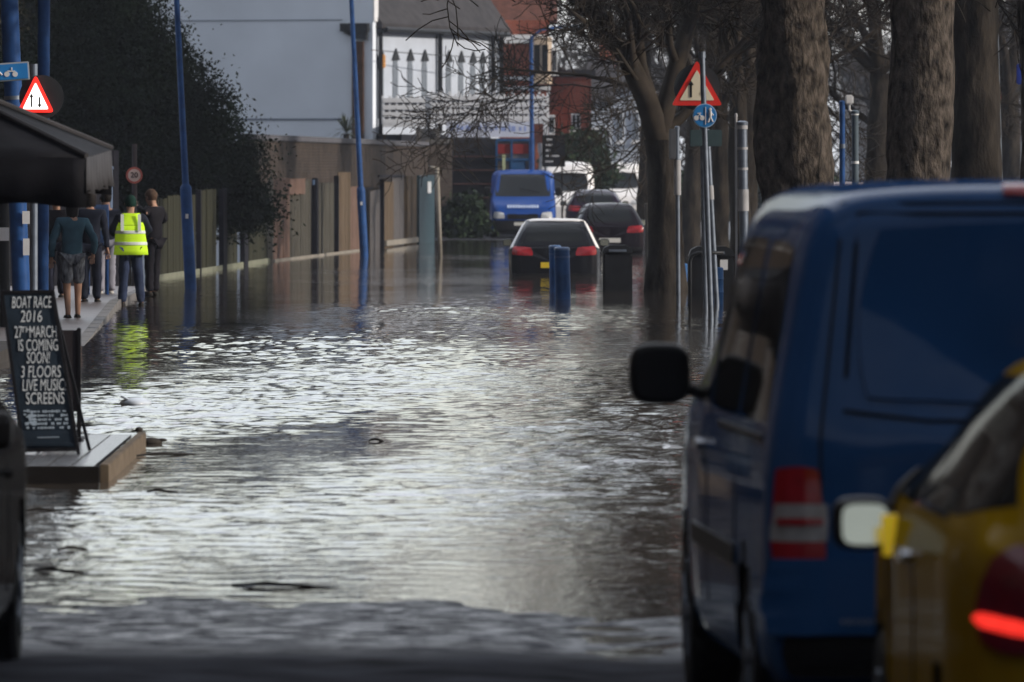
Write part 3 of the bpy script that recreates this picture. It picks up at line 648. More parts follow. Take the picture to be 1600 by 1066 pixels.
# dark leaning boards, left half
p2, q2 = prop(232, 160), prop(419, 193); L2, a2 = seg_frame(p2, q2); d2 = (q2-p2).normalized()
t = thing('board_fence', 'dark olive board fence under the evergreen with leaning posts', 'fence', p2, a2)
X2 = lambda px: fence_pos(px, p2, d2)
for x0, x1, m in ((233, 262, OW), (263, 306, OW), (312, 322, OW), (324, 338, OW), (356, 371, OW), (390, 419, OW)):
    board_panel(t, X2(x0), X2(x1), -.35, 1.5+(x0-233)*.0017, .02, m, vb=.18)
for px, m, w_ in ((309, DW, .25), (347, DW, 1.15), (380, DW, 1.3)):
    n = MB(); n.box((X2(px), -.02, .65), (w_*.9, .1, 2.0), Matrix.Rotation(R(-2), 3, 'Y'), bev=.01); n.build('post', m, t)
n = MB(); n.box((L2/2, -.03, .04), (L2, .04, .1)); n.build('gravel_board', M('mossy_stone', (.2, .21, .16), .9), t)
# dim garden wall behind the people, under the parasol
p3, q3 = Vector((-13.5, 148, 0)), Vector((-7.15, 158, 0)); L3, a3 = seg_frame(p3, q3)
t = thing('dark_timber_wall', 'dark timber wall behind the group of people', 'wall', p3, a3)
board_panel(t, 0, L3, -.3, 2.4, 0, DW, vb=.22)
# prop posts by the gate
t = thing('prop_post', 'thin pale post with a short arm leaning in front of the pier', 'post', (W(689, 0, GY(402)).x, GY(402), -.1))
n = MB(); n.tube([(0, 0, -.3), (-.09, 0, 2.2)], .05, 8); n.tube([(-.09, 0, 2.18), (-.3, 0, 2.2)], .04, 8); n.build('pole', PALE, t, smooth=True)

# overhead cable
n = MB(); pts = [W(380, 182, 262), W(480, 184, 263), W(576, 182, 264.6)]
mid = [W(580+200*i/8, 78+i*1.6+1.5*math.sin(i/8*3.14), 263+i) for i in range(9)]
n.tube(mid, .014, 5); tag(n.build('overhead_cable', DARKMETAL, world=True), 'thin dark cable strung across the white house front', 'cable')

# ---------------------------------------------------------------- posts and signs
def lamp_post(label, pxb, pyb, pxt, pyt, rb, rt, zc, group='blue lamp posts along the street', mat=BLUEPAINT, over=3.0):
    Yb = GY(pyb); b = W(pxb, pyb, Yb); tp = W(pxt, pyt, Yb); d = (tp-b)
    t = thing('lamp_post', label, 'lamp post', b, 0, group)
    e = d*(1+over/d.length); c = d*(zc/d.z)
    n = MB(); n.tube([d*(-.35/d.z), c*.97, c, c*1.03], [rb, rb, rb*.96, rt], 14); n.build('base_section', mat, t, smooth='auto')
    n = MB(); n.tube([c, e], [rt, rt*.72], 14); n.build('shaft', mat, t, smooth='auto')
    n = MB(); n.tube([e, e+Vector((.3, 0, .25)), e+Vector((1.0, 0, .35))], [rt*.6, rt*.5, rt*.5], 8); n.build('arm', mat, t, smooth=True)
    n = MB(); n.box(e+Vector((1.25, 0, .33)), (.6, .22, .14), bev=.04); n.build('lantern', GALV, t)
    n = MB(); n.box(Vector((0, -rb*.98, 1.25))+d*(1.25/d.z)*Vector((1, 0, 0)).x*0+Vector((d.x*1.25/d.z, 0, 0)), (.05, .02, .08)); n.build('label_plate', WHITEP, t)
    return t
lamp_post('leaning blue lamp post right of the man in yellow', 298, 452, 276, 0, .10, .058, 1.75)
lamp_post('leaning blue lamp post in front of the patched fence', 569, 401, 549, 0, .10, .065, 1.6)
lamp_post('blue lamp post before the balustrade end', 832, 372, 830, 70, .095, .075, 1.4, over=.2)

def plain_post(name, label, px, py, pxt, pyt, r, mat, bands=(), Y=None, cat='post', group=None, zlow=-.35):
    Y = Y or GY(py); b = Vector((W(px, py, Y).x, Y, 0)); tp = W(pxt, pyt, Y); d = tp-b
    t = thing(name, label, cat, b, 0, group)
    n = MB(); n.tube([d*(zlow/d.z), d], r, 12); n.build('pole', mat, t, smooth='auto')
    n = MB(); n.lathe(d+Vector((0, 0, 0)), [(r*1.15, -.03), (r*1.2, .01), (r*.6, .03)], 'z', 12); n.build('cap', mat, t, smooth='auto')
    for (y0, y1, m, k) in bands:
        z0, z1 = W(0, y1, Y).z, W(0, y0, Y).z; n = MB(); n.tube([d*(z0/d.z), d*(z1/d.z)], r*k, 12); n.build('band', m, t, smooth='auto')
    return t
PB = 'posts and sign poles at the left of the street'
t1 = plain_post('street_post', 'thick blue post with paper notices, under the parasol edge', 36, 520, 12, -60, .115, BLUEPAINT, [(150, 156, GALV, 1.06)], group=PB)
for (px, y0, y1, wd) in ((46, 330, 350, 14), (45, 373, 399, 10)):
    Y = t1.location.y; p = W(px-4, (y0+y1)/2, Y-.13)-t1.location; n = MB(); n.box(p, (wd/F*Y, .008, (y1-y0)/F*Y)); n.build('notice', WHITEP, t1)
plain_post('street_post', 'second blue post rising behind the triangle sign', 66, 500, 69, -60, .085, BLUEPAINT, Y=118, group=PB)
t2 = plain_post('street_post', 'dull grey post at the left edge with a white notice', 8, 515, 6, 300, .07, DARKMETAL, group=PB)
Y = t2.location.y; n = MB(); n.box(W(5, 366, Y-.1)-t2.location, (.15, .01, .17)); n.build('notice', WHITEP, t2)

SGNRED = M('sign_red', (.75, .03, .02), .4, var=.05); SGNW = M('sign_white', (.85, .8, .72), .4, var=.04); SGNBLK = M('sign_black', (.01, .01, .01), .5)
SGNLITR = M('lit_sign_red', (.9, .03, .02), .4, var=.05, emis=.9); SGNLITW = M('lit_sign_white', (1, .95, .9), .4, var=.02, emis=1.6)
SGNB = M('sign_blue', (.02, .22, .60), .4, var=.05); SGNPALE = M('sign_cream', (.80, .72, .55), .45, var=.06)
def rtri(c, w_, h_, r=.12):
    pts = [(-w_/2, 0), (w_/2, 0), (0, h_)]; out = []
    for i in range(3):
        p = Vector(pts[i]); a_ = Vector(pts[i-1]); b_ = Vector(pts[(i+1) % 3]); u = p+(a_-p).normalized()*r*w_; v = p+(b_-p).normalized()*r*w_
        for k in range(5):
            s_ = k/4; q = u*(1-s_)**2+p*2*s_*(1-s_)+v*s_**2; out.append((c[0]+q.x, c[1]+q.y))
    return out
def disc(cx, cz, r, n=28): return [(cx+r*math.cos(2*math.pi*k/n), cz+r*math.sin(2*math.pi*k/n)) for k in range(n)]
def arrow(n, x, z0, z1, w_, y0, y1, up):
    hw = w_*1.3; hl = w_*2.2
    if up: n.prism([(x-w_/2, z0), (x+w_/2, z0), (x+w_/2, z1-hl), (x+hw, z1-hl), (x, z1), (x-hw, z1-hl), (x-w_/2, z1-hl)], 'y', y0, y1)
    else: n.prism([(x-w_/2, z1), (x-w_/2, z0+hl), (x-hw, z0+hl), (x, z0), (x+hw, z0+hl), (x+w_/2, z0+hl), (x+w_/2, z1)], 'y', y0, y1)

# left: lit two-way traffic triangle on its grey backing board, on its own pole
Y = 96.0; s = Y/F; b = Vector((W(52, 0, Y).x, Y, 0))
t = thing('triangle_sign', 'glowing red and white triangle with two opposed arrows, over the parasol', 'road sign', b)
n = MB(); n.tube([(0.0, .1, -.2), (0.0, .1, W(0, 100, Y).z)], .045, 12); n.build('pole', GALV, t, smooth='auto')
zc = W(0, 176, Y).z; cx = W(56, 0, Y).x-b.x
n = MB(); n.prism(disc(cx+.06, zc+.17, .245), 'y', .0, .04); n.build('backing_board', M('backing_grey', (.035, .04, .045), .6), t)
n = MB(); n.prism(rtri((cx, zc), .41, .42), 'y', -.05, -.01); n.build('border', SGNLITR, t)
n = MB(); n.prism(rtri((cx, zc+.035), .29, .30, .08), 'y', -.06, -.051); fc = n.build('face', SGNLITW, t)
n = MB(); arrow(n, cx-.045, zc+.06, zc+.21, .018, -.068, -.061, True); arrow(n, cx+.045, zc+.05, zc+.17, .018, -.068, -.061, False); n.build('arrows', SGNBLK, fc)
# left: blue plate
Y = 90.0; t = thing('blue_plate_sign', 'small blue rectangular cycle route plate at the left edge', 'road sign', Vector((W(10, 0, Y).x, Y, 0)))
s = Y/F; n = MB(); n.tube([(-.12, .06, -.2), (-.12, .06, W(0, 96, Y).z)], .04, 10); n.build('pole', GALV, t, smooth='auto')
p = W(8, 113, Y)-t.location; rot = Matrix.Rotation(R(-4), 3, 'Y')
n = MB(); n.box(p, (76*s, .02, 29*s), rot, bev=.006); n.build('border', M('grey_rim', (.35, .38, .42), .5), t)
n = MB(); n.box(p+Vector((0, -.012, 0)), (71*s, .01, 24*s), rot); fc = n.build('face', SGNB, t)
n = MB(); c = p+Vector((.02, -.02, -.01))
for dx in (0, .085): n.lathe(c+Vector((dx, 0, -.01)), [(.028, -.004), (.028, .004)], 'y', 12)
n.box(c+Vector((.045, 0, .02)), (.08, .008, .014)); n.box(c+Vector((.05, 0, .04)), (.014, .008, .04)); n.tube([c+Vector((-.17, 0, -.02)), c+Vector((-.1, 0, .03))], .012, 6); n.tube([c+Vector((-.1, 0, .03)), c+Vector((-.05, 0, -.02))], .012, 6)
n.build('pictogram', WHITEP, fc)
# small round speed limit sign
Y = 150.0; s = Y/F; t = thing('speed_limit_sign', 'small round 20 sign on a thin post above the man in yellow', 'road sign', Vector((W(210, 0, Y).x, Y, 0)))
n = MB(); n.tube([(0, .03, -.3), (0, .03, W(0, 225, Y).z)], .045, 10); n.build('pole', M('brown_pole', (.07, .06, .065), .6), t, smooth='auto')
z = W(0, 274, Y).z; n = MB(); n.prism(disc(0, z, 13*s), 'y', -.05, -.03); n.build('border', M('faded_red', (.55, .16, .13), .5), t)
n = MB(); n.prism(disc(0, z, 9.8*s), 'y', -.058, -.051); fc = n.build('face', M('pinkish_white', (.8, .62, .58), .5), t)
text('20', .13, M('faded_black', (.10, .06, .06), .5), fc, (0, -.062, z), 'numerals', bold=.002)

# right: pass-left triangle behind the crossed poles
Y = 128.0; s = Y/F; t = thing('triangle_sign', 'cream triangle with a black arrow, half behind a pole', 'road sign', Vector((W(1092, 0, Y).x, Y, 0)))
n = MB(); n.tube([(.11, .10, -.35), (.04, .08, W(0, 120, Y).z)], .042, 12); n.build('pole', GALV, t, smooth='auto')
z = W(0, 165, Y).z; cx = W(1089, 0, Y).x-t.location.x
n = MB(); n.prism(disc(cx, z+.27, .34, 36), 'y', .0, .03); n.build('backing_board', M('backing_grey', (.035, .04, .045), .6), t)
n = MB(); n.prism(rtri((cx, z), .75, .67, .07), 'y', -.04, -.005); n.build('border', SGNRED, t)
n = MB(); n.prism(rtri((cx, z+.075), .51, .45, .04), 'y', -.05, -.041); fc = n.build('face', SGNPALE, t)
n = MB(); arrow(n, cx-.09, z+.12, z+.37, .032, -.058, -.051, True); arrow(n, cx+.09, z+.12, z+.32, .032, -.058, -.051, False); n.build('arrows', SGNBLK, fc)
z = W(0, 216, Y).z; n = MB(); n.box((W(1103, 0, Y).x-t.location.x, -.02, z), (50*s, .03, 26*s), bev=.01); n.build('lower_plate', M('teal_plate', (.05, .08, .09), .5), t)
# near pole with round blue sign
Y = GY(500); s = Y/F; t = thing('cycle_path_sign', 'round blue cycle and walking sign on the tall grey pole', 'road sign', Vector((W(1111, 0, Y).x, Y, 0)))
tp = W(1097, 85, Y)-t.location; n = MB(); n.tube([tp*(-.35/tp.z), tp], .038, 12); n.build('pole', GALV, t, smooth='auto')
n = MB(); n.tube([tp*.985, tp*1.01], .05, 12); n.build('cap', GALV, t)
c = W(1101, 181, Y)-t.location; n = MB(); n.prism(disc(c.x, c.z, 19*s, 36), 'y', -.075, -.05); n.build('rim', M('rim_pale', (.35, .5, .7), .4), t)
n = MB(); n.prism(disc(c.x, c.z, 17.5*s, 36), 'y', -.083, -.076); fc = n.build('face', SGNB, t)
n = MB(); yy = -.088
for dx in (-.115, -.035): n.lathe((c.x+dx, yy, c.z-.03), [(.034, -.004), (.034, .004)], 'y', 14)
n.tube([(c.x-.115, yy, c.z-.03), (c.x-.07, yy, c.z+.02), (c.x-.035, yy, c.z-.03)], .008, 5); n.tube([(c.x-.1, yy, c.z+.03), (c.x-.05, yy, c.z+.035)], .008, 5)
n.box((c.x+.012, yy, c.z), (.010, .008, .24))
n.ellipsoid((c.x+.075, yy, c.z+.085), (.022, .006, .024), 8, 6); n.tube([(c.x+.075, yy, c.z+.06), (c.x+.075, yy, c.z-.01)], .022, 6); n.tube([(c.x+.075, yy, c.z-.01), (c.x+.045, yy, c.z-.09)], .012, 6)
n.tube([(c.x+.075, yy, c.z-.01), (c.x+.11, yy, c.z-.085)], .012, 6); n.tube([(c.x+.075, yy, c.z+.05), (c.x+.12, yy, c.z+.005)], .01, 6)
n.build('pictogram', WHITEP, fc)
PG = 'grey poles by the sunken pavement on the right'
BANDW = M('pale_band', (.38, .38, .40), .6)
plain_post('sign_pole', 'grey pole with a pale band, just right of the round blue sign pole', 1120, 478, 1105, 205, .04, GALV, [(290, 312, BANDW, 1.25)], group=PG)
tt = plain_post('sign_pole', 'pole with an edge-on sign, left of the blue round sign', 1060, 478, 1058, 200, .034, GALV, [(250, 305, BANDW, 1.6)], group=PG)
Y = tt.location.y; p = W(1051, 225, Y)-tt.location; n = MB(); n.box(p, (.10, .42, .46), bev=.01); n.build('side_on_sign', M('sign_back', (.10, .105, .12), .5), tt)
tt = plain_post('banded_post', 'thick grey post with ringed top nearest the knobbly trunk', 1164, 480, 1160, 192, .07, GALV, [(196, 202, BANDW, 1.15), (230, 234, BANDW, 1.1), (262, 266, BANDW, 1.1), (296, 330, BANDW, 1.15)], group=PG)
plain_post('sign_pole', 'thin pale rod left of the ringed grey post', 1151, 480, 1150, 180, .02, BANDW, group=PG)
plain_post('sign_pole', 'slender grey post standing in front of the forked tree', 1013, 452, 1011, 320, .038, M('dull_post', (.10, .095, .09), .7), group=PG)
plain_post('banded_post', 'blue post with a white top between the broad trunks', 1316, 470, 1316, 160, .045, BLUEPAINT, [(225, 232, GALV, 1.2)], group=PG)
plain_post('banded_post', 'dull grey ringed post between the broad trunks', 1337, 470, 1336, 175, .055, M('slate_post', (.09, .12, .15), .5), [(176, 180, WHITEP, 1.1), (252, 256, WHITEP, 1.1)], group=PG)
n = MB(); Y = GY(470); n.box(W(1327, 156, Y), (.13, .1, .15), bev=.02); n.tube([W(1327, 160, Y), W(1327, 172, Y), W(1336, 178, Y)], .02, 6)
tag(n.build('sensor_box', WHITEP, world=True), 'small white box on top of the ringed post between trunks', 'box')
plain_post('mast', 'thin tall grey mast near the right edge', 1568, 470, 1553, -40, .045, M('mast_grey', (.12, .14, .17), .5), group=PG)
plain_post('mast', 'short white mast beside the pale boats', 1540, 300, 1540, 140, .06, WHITEP, Y=230)

# blue bollards
def bollard(label, px, pyb, pyt, r, lean):
    Y = GY(pyb); s = Y/F; h = (pyb-pyt)*s
    t = thing('bollard', label, 'bollard', (W(px, 0, Y).x, Y, 0), 0, 'blue bollards standing in the flood'); dx = lean*s
    n = MB(); pts = [(-dx*k/h, 0, k) for k in (-.3, h-.06)]
    n.tube(pts+[(-dx, 0, h-.03), (-dx, 0, h)], [r, r, r*.97, r*.75], 20); n.build('shaft', M('bollard_blue', (.018, .07, .21), .45, var=.3), t, smooth='auto')
    n = MB(); n.lathe((-dx, 0, h-.03), [(r*1.04, -.012), (r*1.04, .02), (r*.8, .04)], 'z', 20); n.build('cap', M('bollard_cap', (.07, .14, .30), .35), t, smooth='auto')
    n = MB(); n.tube([(-dx*.8, 0, h*.80), (-dx*.84, 0, h*.84)], r*1.03, 20); n.build('ring', M('bollard_ring', (.02, .07, .22), .4), t, smooth='auto')
bollard('nearer blue bollard with its foot further right', 880, 468, 387, .12, 2)
bollard('farther blue bollard overlapping the left of the nearer one', 868, 457, 384, .10, 1)

# bins
def litter_bin(name, label, px0, px1, pyb, pyt, cat='bin', sticker=False):
    Y = GY(pyb); s = Y/F; w_ = (px1-px0)*s; h = (pyb-pyt)*s; t = thing(name, label, cat, (W((px0+px1)/2, 0, Y).x, Y, 0))
    n = MB(); n.box((0, .25, h*.41-.1), (w_, .5, h*.82+.2), bev=.03); n.build('body', M('bin_black', (.014, .015, .018), .5, var=.3), t)
    n = MB(); n.prism([(-w_/2-.02, h*.82), (w_/2+.02, h*.82), (w_/2-.02, h*.94), (w_/2-.12, h), (-w_/2+.12, h), (-w_/2+.02, h*.94)], 'y', -.02, .52); n.build('lid', M('bin_lid', (.02, .022, .026), .45), t)
    n = MB(); n.box((0, -.035, h*.88), (w_*.6, .02, h*.05)); n.build('slot', GALV, t)
    if sticker:
        n = MB(); n.box((w_*.28, -.045, h*.66), (.12, .01, .16)); st = n.build('sticker', WHITEP, t)
    return t
litter_bin('litter_bin', 'square black litter bin standing in water beside the forked tree', 942, 988, 455, 383)
litter_bin('wheeled_bin', 'dark wheeled bin with a white sticker behind the sign poles', 1078, 1146, 470, 385, sticker=True)
for lb, px, pyb, pyt in (('small blue drum between the crossed sign poles', 1119, 476, 418), ('small blue drum left of the crossed sign poles', 1064, 452, 412)):
    Y = GY(pyb); s = Y/F; t = thing('drum', lb, 'drum', (W(px, 0, Y+.3).x, Y+.3, 0), 0, 'blue drums in the water'); h = (pyb-pyt)*s
    n = MB(); n.lathe((0, 0, 0), [(.11, -.2), (.11, h*.3), (.118, h*.32), (.11, h*.34), (.11, h*.66), (.118, h*.68), (.11, h*.7), (.11, h*.97), (.09, h)], 'z', 18); n.build('barrel', M('drum_blue', (.03, .12, .32), .5), t, smooth='auto')
t = thing('barrier_rail', 'bent black tubular rail at the left of the wheeled bin', 'railing', (W(1078, 0, GY(482)).x, GY(482), 0))
n = MB(); n.tube([(0, 0, -.3), (0, 0, .70), (.03, 0, .78), (.12, 0, .82), (.5, 0, .82)], .028, 8); n.build('tube', DARKMETAL, t, smooth=True)

# ---------------------------------------------------------------- pavement corner, parasol, deck and board
kind(MB().box((-7.0, 61, -.1), (3.2, 73, .46)).build('pavement', M('dark_paving', (.05, .045, .042), .7, var=.25, vs=2.5)), 'structure')
KERB = M('kerb_stone', (.15, .14, .135), .55, var=.3, vs=3); PAV = M('wet_paving', (.11, .085, .078), .4, var=.25, vs=2.5, bump=.004, bs=9)
pl = [GP(120, 553), GP(186, 480), GP(236, 452)]
n = MB(); L1 = [Vector((-14, p_.y+2, 0)) for p_ in pl]
for i in range(2):
    a_, b_ = pl[i], pl[i+1]; za, zb_ = (-.02, .10)[i] if i == 0 else .10, .10 if i == 0 else .05
    n.add([(a_.x-.14, a_.y, za), (b_.x-.14, b_.y, zb_), (L1[i+1].x, L1[i+1].y, zb_), (L1[i].x, L1[i].y, za)], [(0, 1, 2, 3)])
kind(n.build('pavement', PAV), 'structure')
n = MB(); zs = (-.02, .10, .05)
for i in range(2):
    a_, b_ = pl[i], pl[i+1]; m = 14 if i == 0 else 6
    for k in range(m):
        u, v = k/m, (k+.965)/m; p_, q_ = a_.lerp(b_, u), a_.lerp(b_, v); z0, z1 = zs[i]+(zs[i+1]-zs[i])*u+.004, zs[i]+(zs[i+1]-zs[i])*v+.004
        n.add([(p_.x-.14, p_.y, z0), (p_.x, p_.y, z0), (q_.x, q_.y, z1), (q_.x-.14, q_.y, z1), (p_.x-.14, p_.y, -.3), (p_.x+.02, p_.y, -.3), (q_.x+.02, q_.y, -.3), (q_.x-.14, q_.y, -.3)], [(0, 1, 2, 3), (4, 5, 1, 0), (5, 6, 2, 1), (6, 7, 3, 2), (7, 4, 0, 3)])
kind(n.build('kerb', KERB), 'structure')

# parasol
CAN = M('black_canvas', (.0055, .0055, .008), .75, var=.25, bump=.002, bs=40); CANLIT = M('lit_canvas', (.05, .048, .052), .75, var=.2)  # lighter copy of the canvas paints the lit side and hip highlights
t = thing('parasol', 'big square black parasol with a hanging valance at the left edge', 'parasol', (-4.45, 61.5, 0))
c0 = W(136, 246, 60)-t.location; apex = Vector((-.0, 0, 2.86)); hx = c0.x; hy = 1.55; ze = c0.z
cs = [Vector((hx, -hy, ze)), Vector((hx+.03, hy, ze+.06)), Vector((-hx, hy, ze)), Vector((-hx, -hy, ze))]
n = MB()
for i in range(4):
    a_, b_ = cs[i], cs[(i+1) % 4]; g = 8; vs = []; fs = []
    for r_ in range(g+1):
        for k in range(g+1):
            e = a_.lerp(b_, k/g); p_ = apex.lerp(e, r_/g); p_.z -= .10*math.sin(math.pi*r_/g)*math.sin(math.pi*k/g); vs.append(p_)
    for r_ in range(g):
        for k in range(g): fs.append((r_*(g+1)+k, r_*(g+1)+k+1, (r_+1)*(g+1)+k+1, (r_+1)*(g+1)+k))
    n.add(vs, fs)
cn = n.build('canopy', CAN, t, smooth=True)
cn.modifiers.new('thickness', 'SOLIDIFY').thickness = .006
for i in range(4):
    a_, b_ = cs[i], cs[(i+1) % 4]; g = 30; vs = []
    for k in range(g+1):
        e = a_.lerp(b_, k/g); o_ = (b_-a_).normalized().cross(Vector((0, 0, 1)))*-.012*math.sin(k*1.9)
        vs += [e+o_*.2, e+o_+Vector((0, 0, -.16)), e+o_*2.2+Vector((0, 0, (-.33 if i != 0 else -.25)+.018*math.sin(k*.8)))]
    n = MB(); n.add(vs, [(k*3+j, k*3+3+j, k*3+4+j, k*3+1+j) for k in range(g) for j in (0, 1)]); v = n.build('valance', CANLIT if i == 0 else CAN, t, smooth=True)  # right-hand valance coloured lighter as if lit
    v.modifiers.new('thickness', 'SOLIDIFY').thickness = .005
    n = MB(); n.tube([apex+Vector((0, 0, .01)), cs[i]+Vector((0, 0, .012))], .02, 6); n.build('seam', CANLIT, t)  # lighter tube paints the highlight along each hip
    n = MB(); n.tube([Vector((0, 0, 2.3)), apex.lerp(cs[i], .6)-Vector((0, 0, .06))], .012, 6); n.build('rib', DARKMETAL, t)
n = MB(); n.tube([(0, 0, 0), (0, 0, 2.9)], .04, 12); n.build('pole', DARKMETAL, t)
n = MB(); n.box((0, 0, .15), (.9, .9, .12), bev=.02); n.build('base', BLACK, t)

# deck
DECK = M('wet_decking', (.16, .165, .18), .22, var=.3, vs=4, stretch=(8, .6, 1), spec=.7); BEAMD = M('dark_beam', (.014, .012, .011), .7, var=.3); BEAML = M('sunlit_beam', (.13, .10, .07), .75, var=.35, vs=5)  # one timber: shaded front and sunlit side put into the beam colours
fr, rr = GP(155, 755), GP(216, 700)
t = thing('timber_deck', 'low wet timber deck under the chalkboard', 'deck', (fr.x, fr.y, 0)); D = rr-fr
n = MB(); ux = Vector((-1, 0, 0)); nb = 14
for i in range(nb):
    o_ = ux*(.05+i*.155); n.add([o_+Vector((0, .04, .10)), o_+ux*.142+Vector((0, .04, .10)), o_+ux*.142+D*1.0+Vector((0, 0, .10)), o_+D+Vector((0, 0, .10)),
        o_+Vector((0, .04, .075)), o_+ux*.142+Vector((0, .04, .075)), o_+ux*.142+D*1.0+Vector((0, 0, .075)), o_+D+Vector((0, 0, .075))],
        [(0, 1, 2, 3), (4, 7, 6, 5), (0, 4, 5, 1), (1, 5, 6, 2), (2, 6, 7, 3), (3, 7, 4, 0)])
n.build('boards', DECK, t)
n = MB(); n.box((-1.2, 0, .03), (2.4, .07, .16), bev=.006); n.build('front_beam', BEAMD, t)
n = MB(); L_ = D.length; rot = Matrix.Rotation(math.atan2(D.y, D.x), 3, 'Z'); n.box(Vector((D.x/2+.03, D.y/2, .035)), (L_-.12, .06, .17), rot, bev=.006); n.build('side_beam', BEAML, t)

# A-board
WC = M('chalk_white', (.62, .66, .70), .8, var=.15, vs=40); SLB = M('chalkboard', (.018, .028, .042), .5, var=.3, vs=6)
Y = 59.6; s = Y/F; base = W(73, 712, Y); t = thing('chalkboard_sign', 'leaning black chalkboard lettered with boat race news', 'sign', (base.x, Y, .11))
tl, tr, bl, br = (W(px, py, Y)-t.location for px, py in ((2, 460), (79, 459), (38, 704), (120, 702)))
for v_ in (tl, tr): v_.y += .22
def quad_slab(n, q, y0, th):
    a_ = [v_+Vector((0, y0, 0)) for v_ in q]; b_ = [v_+Vector((0, y0+th, 0)) for v_ in q]
    n.add(a_+b_, [(0, 1, 2, 3), (7, 6, 5, 4), (0, 4, 5, 1), (1, 5, 6, 2), (2, 6, 7, 3), (3, 7, 4, 0)])
def inq(u, v_): return tl.lerp(tr, u).lerp(bl.lerp(br, u), v_)
n = MB(); quad_slab(n, [tl, tr, br, bl], 0, .03); n.build('slate', SLB, t)
n = MB()
for (a_, b_) in ((inq(-.04, -.01), inq(1.04, -.01)), (inq(1.02, -.01), inq(1.02, 1.09)), (inq(-.02, -.01), inq(-.02, 1.09)), (inq(-.04, 1.0), inq(1.04, 1.0))): n.tube([a_, b_], .017, 4)
n.build('frame', BLACK, t)
for sgn in (.02, .98):
    n = MB(); n.tube([inq(sgn, .0)+Vector((0, .03, 0)), Vector((inq(sgn, 1.08).x+.05, .62, 0.0))], .016, 4); n.build('leg', BLACK, t)
zdir = (tl.lerp(tr, .5)-bl.lerp(br, .5)).normalized(); xdir = (tr-tl).normalized(); ndir = xdir.cross(zdir); rotm = Matrix((xdir, (zdir-xdir*zdir.dot(xdir)).normalized(), ndir)).transposed().to_euler()
lines = [('BOAT RACE', .060, .55), ('2016', .150, .5), ('27\u02e2\u1d57 MARCH', .250, .55), ('IS COMING', .335, .56), ('SOON!', .415, .52), ('3 FLOORS', .505, .53), ('LIVE MUSIC!', .590, .56), ('SCREENS', .675, .54)]
rg = random.Random(2)
for bdy, v_, u in lines:
    bdy = bdy.replace('\u02e2\u1d57', '  ')
    wpx = {9: 62, 4: 34, 5: 36, 8: 62, 11: 68, 7: 60, 10: 66}.get(len(bdy), 62); sz = .118
    o = text(bdy, sz, WC, t, inq(u, v_)+Vector((0, -.006, 0)), rot=rotm, ext=.002, bold=-.0005, shear=rg.uniform(-.05, .12))
    xs = [v.co.x for v in o.data.vertices]; k = wpx*s/(max(xs)-min(xs)); o.data.transform(Matrix.Diagonal((k, 1, 1, 1)))
o = text('TH', .055, WC, t, inq(.36, .232)+Vector((0, -.006, 0)), rot=rotm, ext=.002)
n = MB(); rg = random.Random(8)
for row in range(5):
    u = .12
    while u < .86:
        du = rg.uniform(.02, .05); c = inq(u+(.06 if row < 4 else .1), .755+row*.026)+Vector((0, -.008, 0)); 
        if rg.random() < .8: n.box(c, (du*.3, .004, rg.uniform(.008, .02)))
        u += du
for k in range(26): n.box(inq(rg.uniform(.10, .3), rg.uniform(.745, .86))+Vector((0, -.008, 0)), (rg.uniform(.01, .03), .004, rg.uniform(.006, .02)))
for k in range(12): n.box(inq(.3+k*.035, .92)+Vector((0, -.008, 0)), (.008, .004, .008))
n.build('small_print', M('chalk_blue', (.38, .46, .55), .8, var=.3), t)
n = MB(); n.box(inq(.5, .965)+Vector((0, -.02, 0)), (.32, .012, .02)); n.build('ledge', SLB, t)
# black box panel behind the board
Y = 62.5; p0, p1 = W(88, 508, Y), W(124, 705, Y); t = thing('windbreak_panel', 'plain black windbreak panel standing behind the chalkboard', 'panel', ((p0.x+p1.x)/2-.04, Y, .1))
n = MB(); hz = p0.z-.12; n.box((0, 0, hz*.62), (p1.x-p0.x+.1, .03, hz*.72), bev=.005); n.build('panel', M('windbreak_black', (.035, .03, .034), .7), t)
for x in (-.10, .12):
    n = MB(); n.box((x, 0, hz/2), (.03, .05, hz), bev=.005); n.build('post', BLACK, t)
n = MB(); n.box((0, 0, .015), (.3, .4, .03), bev=.005); n.build('foot', BLACK, t)

